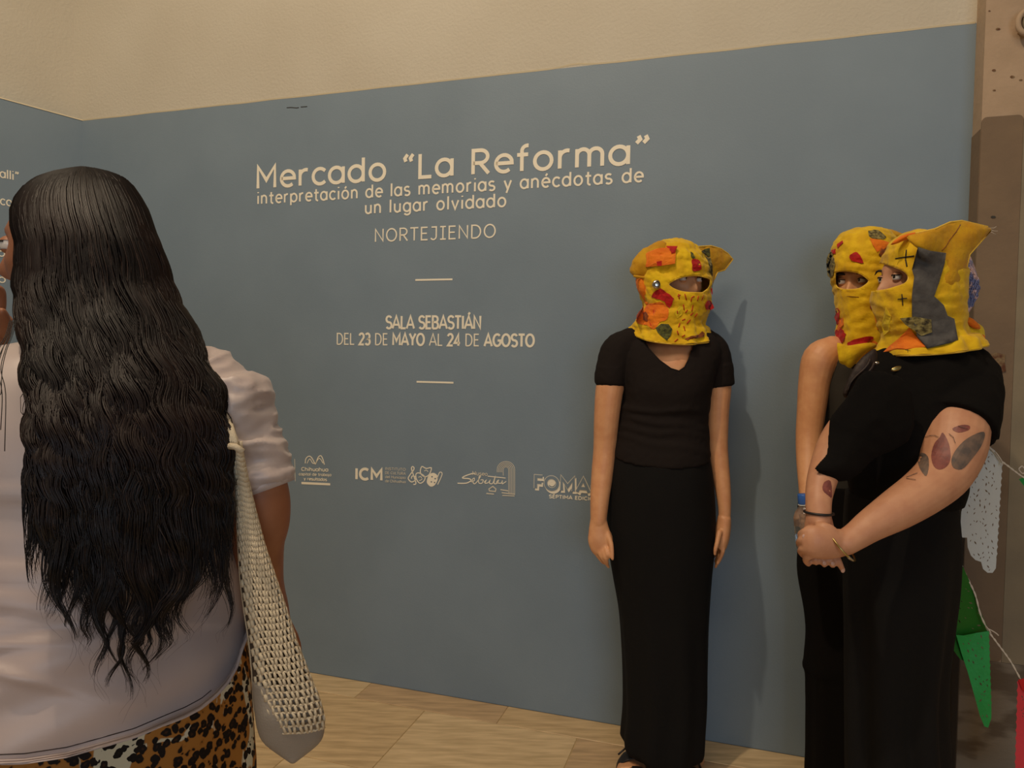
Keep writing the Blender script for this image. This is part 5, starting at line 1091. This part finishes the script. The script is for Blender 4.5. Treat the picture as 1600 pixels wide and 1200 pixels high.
for i, y in enumerate(ys):
    wpx = (bagrow(y)[1] - bagrow(y)[0]); rr = lerp(.0010, .0016, min(1, wpx / 90)); top_lim = 1.0 if y < 1105 else max(.25, 1 - (y - 1105) / 62)
    uu = [u for u in lsp(-.98, .99, 37) if not (u < -top_lim + .05)]
    P = [bagp(sl_(y, u) + .9 * math.sin(u * 60 + i * 2.2), u, .003 + .0008 * math.sin(u * 55 + i)) for u in uu]
    nb.tube(P, rr, 6)
    if i + 1 < len(ys):
        y2 = ys[i + 1]
        for j, u in enumerate(us):
            if u < -top_lim + .05: continue
            u1 = u + (.5 / NC if i % 2 else -.5 / NC) * 1.2; u1 = max(-.98, min(.98, u1)); u2 = max(-.98, min(.98, u1 + .035 * math.sin(i * 1.7 + j * 2.1) + .03))
            nb.tube([bagp(sl_(y, u1), u1, .0028), bagp(sl_((y + y2) / 2, (u1 + u2) / 2), (u1 + u2) / 2, .0034), bagp(sl_(y2, u2), u2, .0028)], rr * 1.35 if u > -.6 else rr * 2.2, 6)
nb.build('crochet_net', M_NET, bag, kind='stuff')
for side in (0, 1):                    # rounded edges and the strap over the shoulder
    MB().tube([at(bagrow(y)[side] + (3 if side == 0 else -1), y, bz(y) - .004) for y in range(690, 1120, 12)], .0034 if side == 0 else .0022, 8).build('side_edge', M_NET, bag)
st = MB()
for k in range(5):
    st.tube([at(x + (k - 2) * 2.2 + 1.2 * math.sin(i + k), y, z - .004 * math.cos((k - 2) * .6)) for i, (x, y, z) in enumerate([(306, 556, ZF + .0), (314, 566, ZF - .02), (322, 585, ZF - .035), (333, 610, ZF - .045), (345, 638, ZF - .055), (357, 665, ZF - .075), (366, 690, ZG - .035), (371, 712, ZG - .02)])], .0028, 6)
st.build('strap', M_NET, bag)
st = MB().tube([at(358, 697, ZG - .05), at(368, 698, ZG - .052), (at(380, 706, ZG - .05))], .0045, 8).build('strap_knot', M_NET, bag)

# ================= paper banners strung behind the tattooed person
ZP = 1.955
def paper(poly, m, Z, parent, name='sheet', holes=(), bend=None, label=None):
    V, fs = mesh_px_grid(poly, 7, holes); bend = bend or (lambda x, y: 0)
    f = [at(v.x, v.y, Z + bend(v.x, v.y)) for v in V]; b = [at(v.x, v.y, Z + bend(v.x, v.y) + .0006) for v in V]
    return slab(f, b, fs).build(name, m, parent, False, label)
def slits(poly, n, size, ang, seed, margin=3):
    r_ = random.Random(seed); out = []; xs = [p[0] for p in poly]; ys = [p[1] for p in poly]; tries = 0
    while len(out) < n and tries < 4000:
        tries += 1; x = r_.uniform(min(xs), max(xs)); y = r_.uniform(min(ys), max(ys)); L = size * r_.uniform(.6, 1.2); a = r_.choice(ang) + r_.uniform(-.2, .2)
        if not inside((x, y), poly) or near_edge((x, y), poly)[0] < L + margin: continue
        if any((x - q[0]) ** 2 + (y - q[1]) ** 2 < (L * 2.1) ** 2 for q, _ in out): continue
        c, s = math.cos(a), math.sin(a); w2 = L * .36
        out.append(((x, y), [(x + c * L, y + s * L), (x - s * w2, y + c * w2), (x - c * L, y - s * L), (x + s * w2, y - c * w2)]))
    return [h for _, h in out]
GB = 'strung paper banners'
def scal(a, b, n, d):      # scalloped edge
    out = []
    for i in range(n * 4): t = i / (n * 4); nx, ny = (b[1] - a[1]), -(b[0] - a[0]); l = math.hypot(nx, ny); k = d * abs(math.sin(PI * t * n)); out.append((lerp(a[0], b[0], t) + nx / l * -k, lerp(a[1], b[1], t) + ny / l * -k))
    return out
wpoly = [(1538, 694), (1553, 706), (1567, 726)] + scal((1567, 726), (1558, 876), 14, 1.6) + [(1556, 888), (1551, 895), (1543, 895), (1536, 889), (1533, 878), (1524, 875), (1517, 868), (1512, 855), (1511, 840), (1504, 840), (1500, 832), (1502, 800), (1510, 770), (1520, 735)]
t = thing('paper_banner', 'white perforated tissue banner hanging behind the tattooed elbow', 'banner', at(1540, 895, ZP), GB)
paper(wpoly, M_PWHITE, ZP, t, holes=slits(wpoly, 75, 2.9, (.9, 1.3, 2.2, 1.6), 4, 1.5), bend=lambda x, y: .006 * math.sin(y * .03 + x * .05))
MB().tube([at(1538, 693, ZP), at(1553, 705, ZP), at(1567, 725, ZP)], .003, 6).build('folded_edge', M_PWHITE, t)
t = thing('paper_banner', 'green perforated tissue banner folded beside the black trousers', 'banner', at(1540, 1135, ZP), GB)
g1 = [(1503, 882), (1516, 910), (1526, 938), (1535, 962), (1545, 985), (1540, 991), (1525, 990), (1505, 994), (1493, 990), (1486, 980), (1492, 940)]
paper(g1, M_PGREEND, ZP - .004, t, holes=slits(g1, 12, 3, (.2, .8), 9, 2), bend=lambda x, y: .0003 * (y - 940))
g2 = [(1494, 992), (1505, 993), (1525, 989), (1545, 986)] + scal((1546, 990), (1550, 1108), 12, 1.2) + [(1549, 1122), (1544, 1137), (1538, 1135), (1531, 1118), (1522, 1085), (1512, 1050), (1502, 1020)]
paper(g2, M_PGREEN, ZP - .01, t, holes=slits(g2, 26, 3, (1.1, 2.2, .9), 5, 1.5), bend=lambda x, y: .008 * math.sin(x * .08), label='brighter lower half')
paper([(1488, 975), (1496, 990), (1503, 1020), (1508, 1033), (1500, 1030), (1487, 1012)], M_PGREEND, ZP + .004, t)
t = thing('paper_banner', 'red tissue banner hanging from the lower end of the white twine', 'banner', at(1600, 1300, ZP), GB)
rp = scal((1589, 1066), (1584, 1240), 14, -1.6) + [(1584, 1245), (1640, 1245), (1650, 1075), (1620, 1066), (1600, 1062), (1592, 1061)]
paper(rp, M_PRED, ZP, t, holes=slits(rp, 50, 3, (.9, 2.0), 8, 4), bend=lambda x, y: .006 * math.sin(y * .04))
pillow([(1591, 1062), (1600, 1060), (1620, 1064), (1625, 1082), (1606, 1085), (1597, 1078)], ZP - .008, .002, 5).build('folded_corner', mat('deep_red_paper', (200, 12, 16), .6), t, False)
t = thing('paper_banner', 'small green tissue corner at the knot of the upper twine', 'banner', at(1610, 752, ZP), GB)
paper([(1592, 749), (1600, 745), (1640, 742), (1640, 800), (1612, 775)], M_PGREEN, ZP, t)
def twine(pts, label, extra=()):
    t = thing('twine', label, 'string', at(*pts[0], ZP)); mb = MB()
    P = [at(x, y, ZP - .012) for x, y in interp_rows(pts, 5)]
    for k in (0, PI): mb.tube([p + Vector((math.cos(i * 1.3 + k), 0, math.sin(i * 1.3 + k))) * .0013 for i, p in enumerate(P)], .0015, 6)
    mb.build('cord', M_STRING, t)
    for e in extra: MB().tube([at(x, y, ZP - .016) for x, y in interp_rows(e, 4)], .0016, 6).build('cord_end', M_STRING, t)
twine([(1536, 688), (1545, 698), (1555, 708), (1562, 718), (1575, 728), (1588, 738), (1600, 746), (1625, 757)], 'thin white twine holding the white banner at elbow height', [[(1555, 706), (1560, 712), (1566, 722), (1564, 727)], [(1597, 728), (1592, 733), (1598, 740), (1602, 735), (1597, 728)]])
twine([(1497, 850), (1500, 868), (1503, 885), (1514, 908), (1524, 930), (1532, 960), (1544, 985), (1556, 1002), (1568, 1018), (1580, 1035), (1594, 1060)], 'longer white twine slanting past the green banner to the red one', [[(1545, 983), (1551, 986), (1557, 990), (1560, 993)], [(1540, 978), (1545, 984), (1548, 989)]])
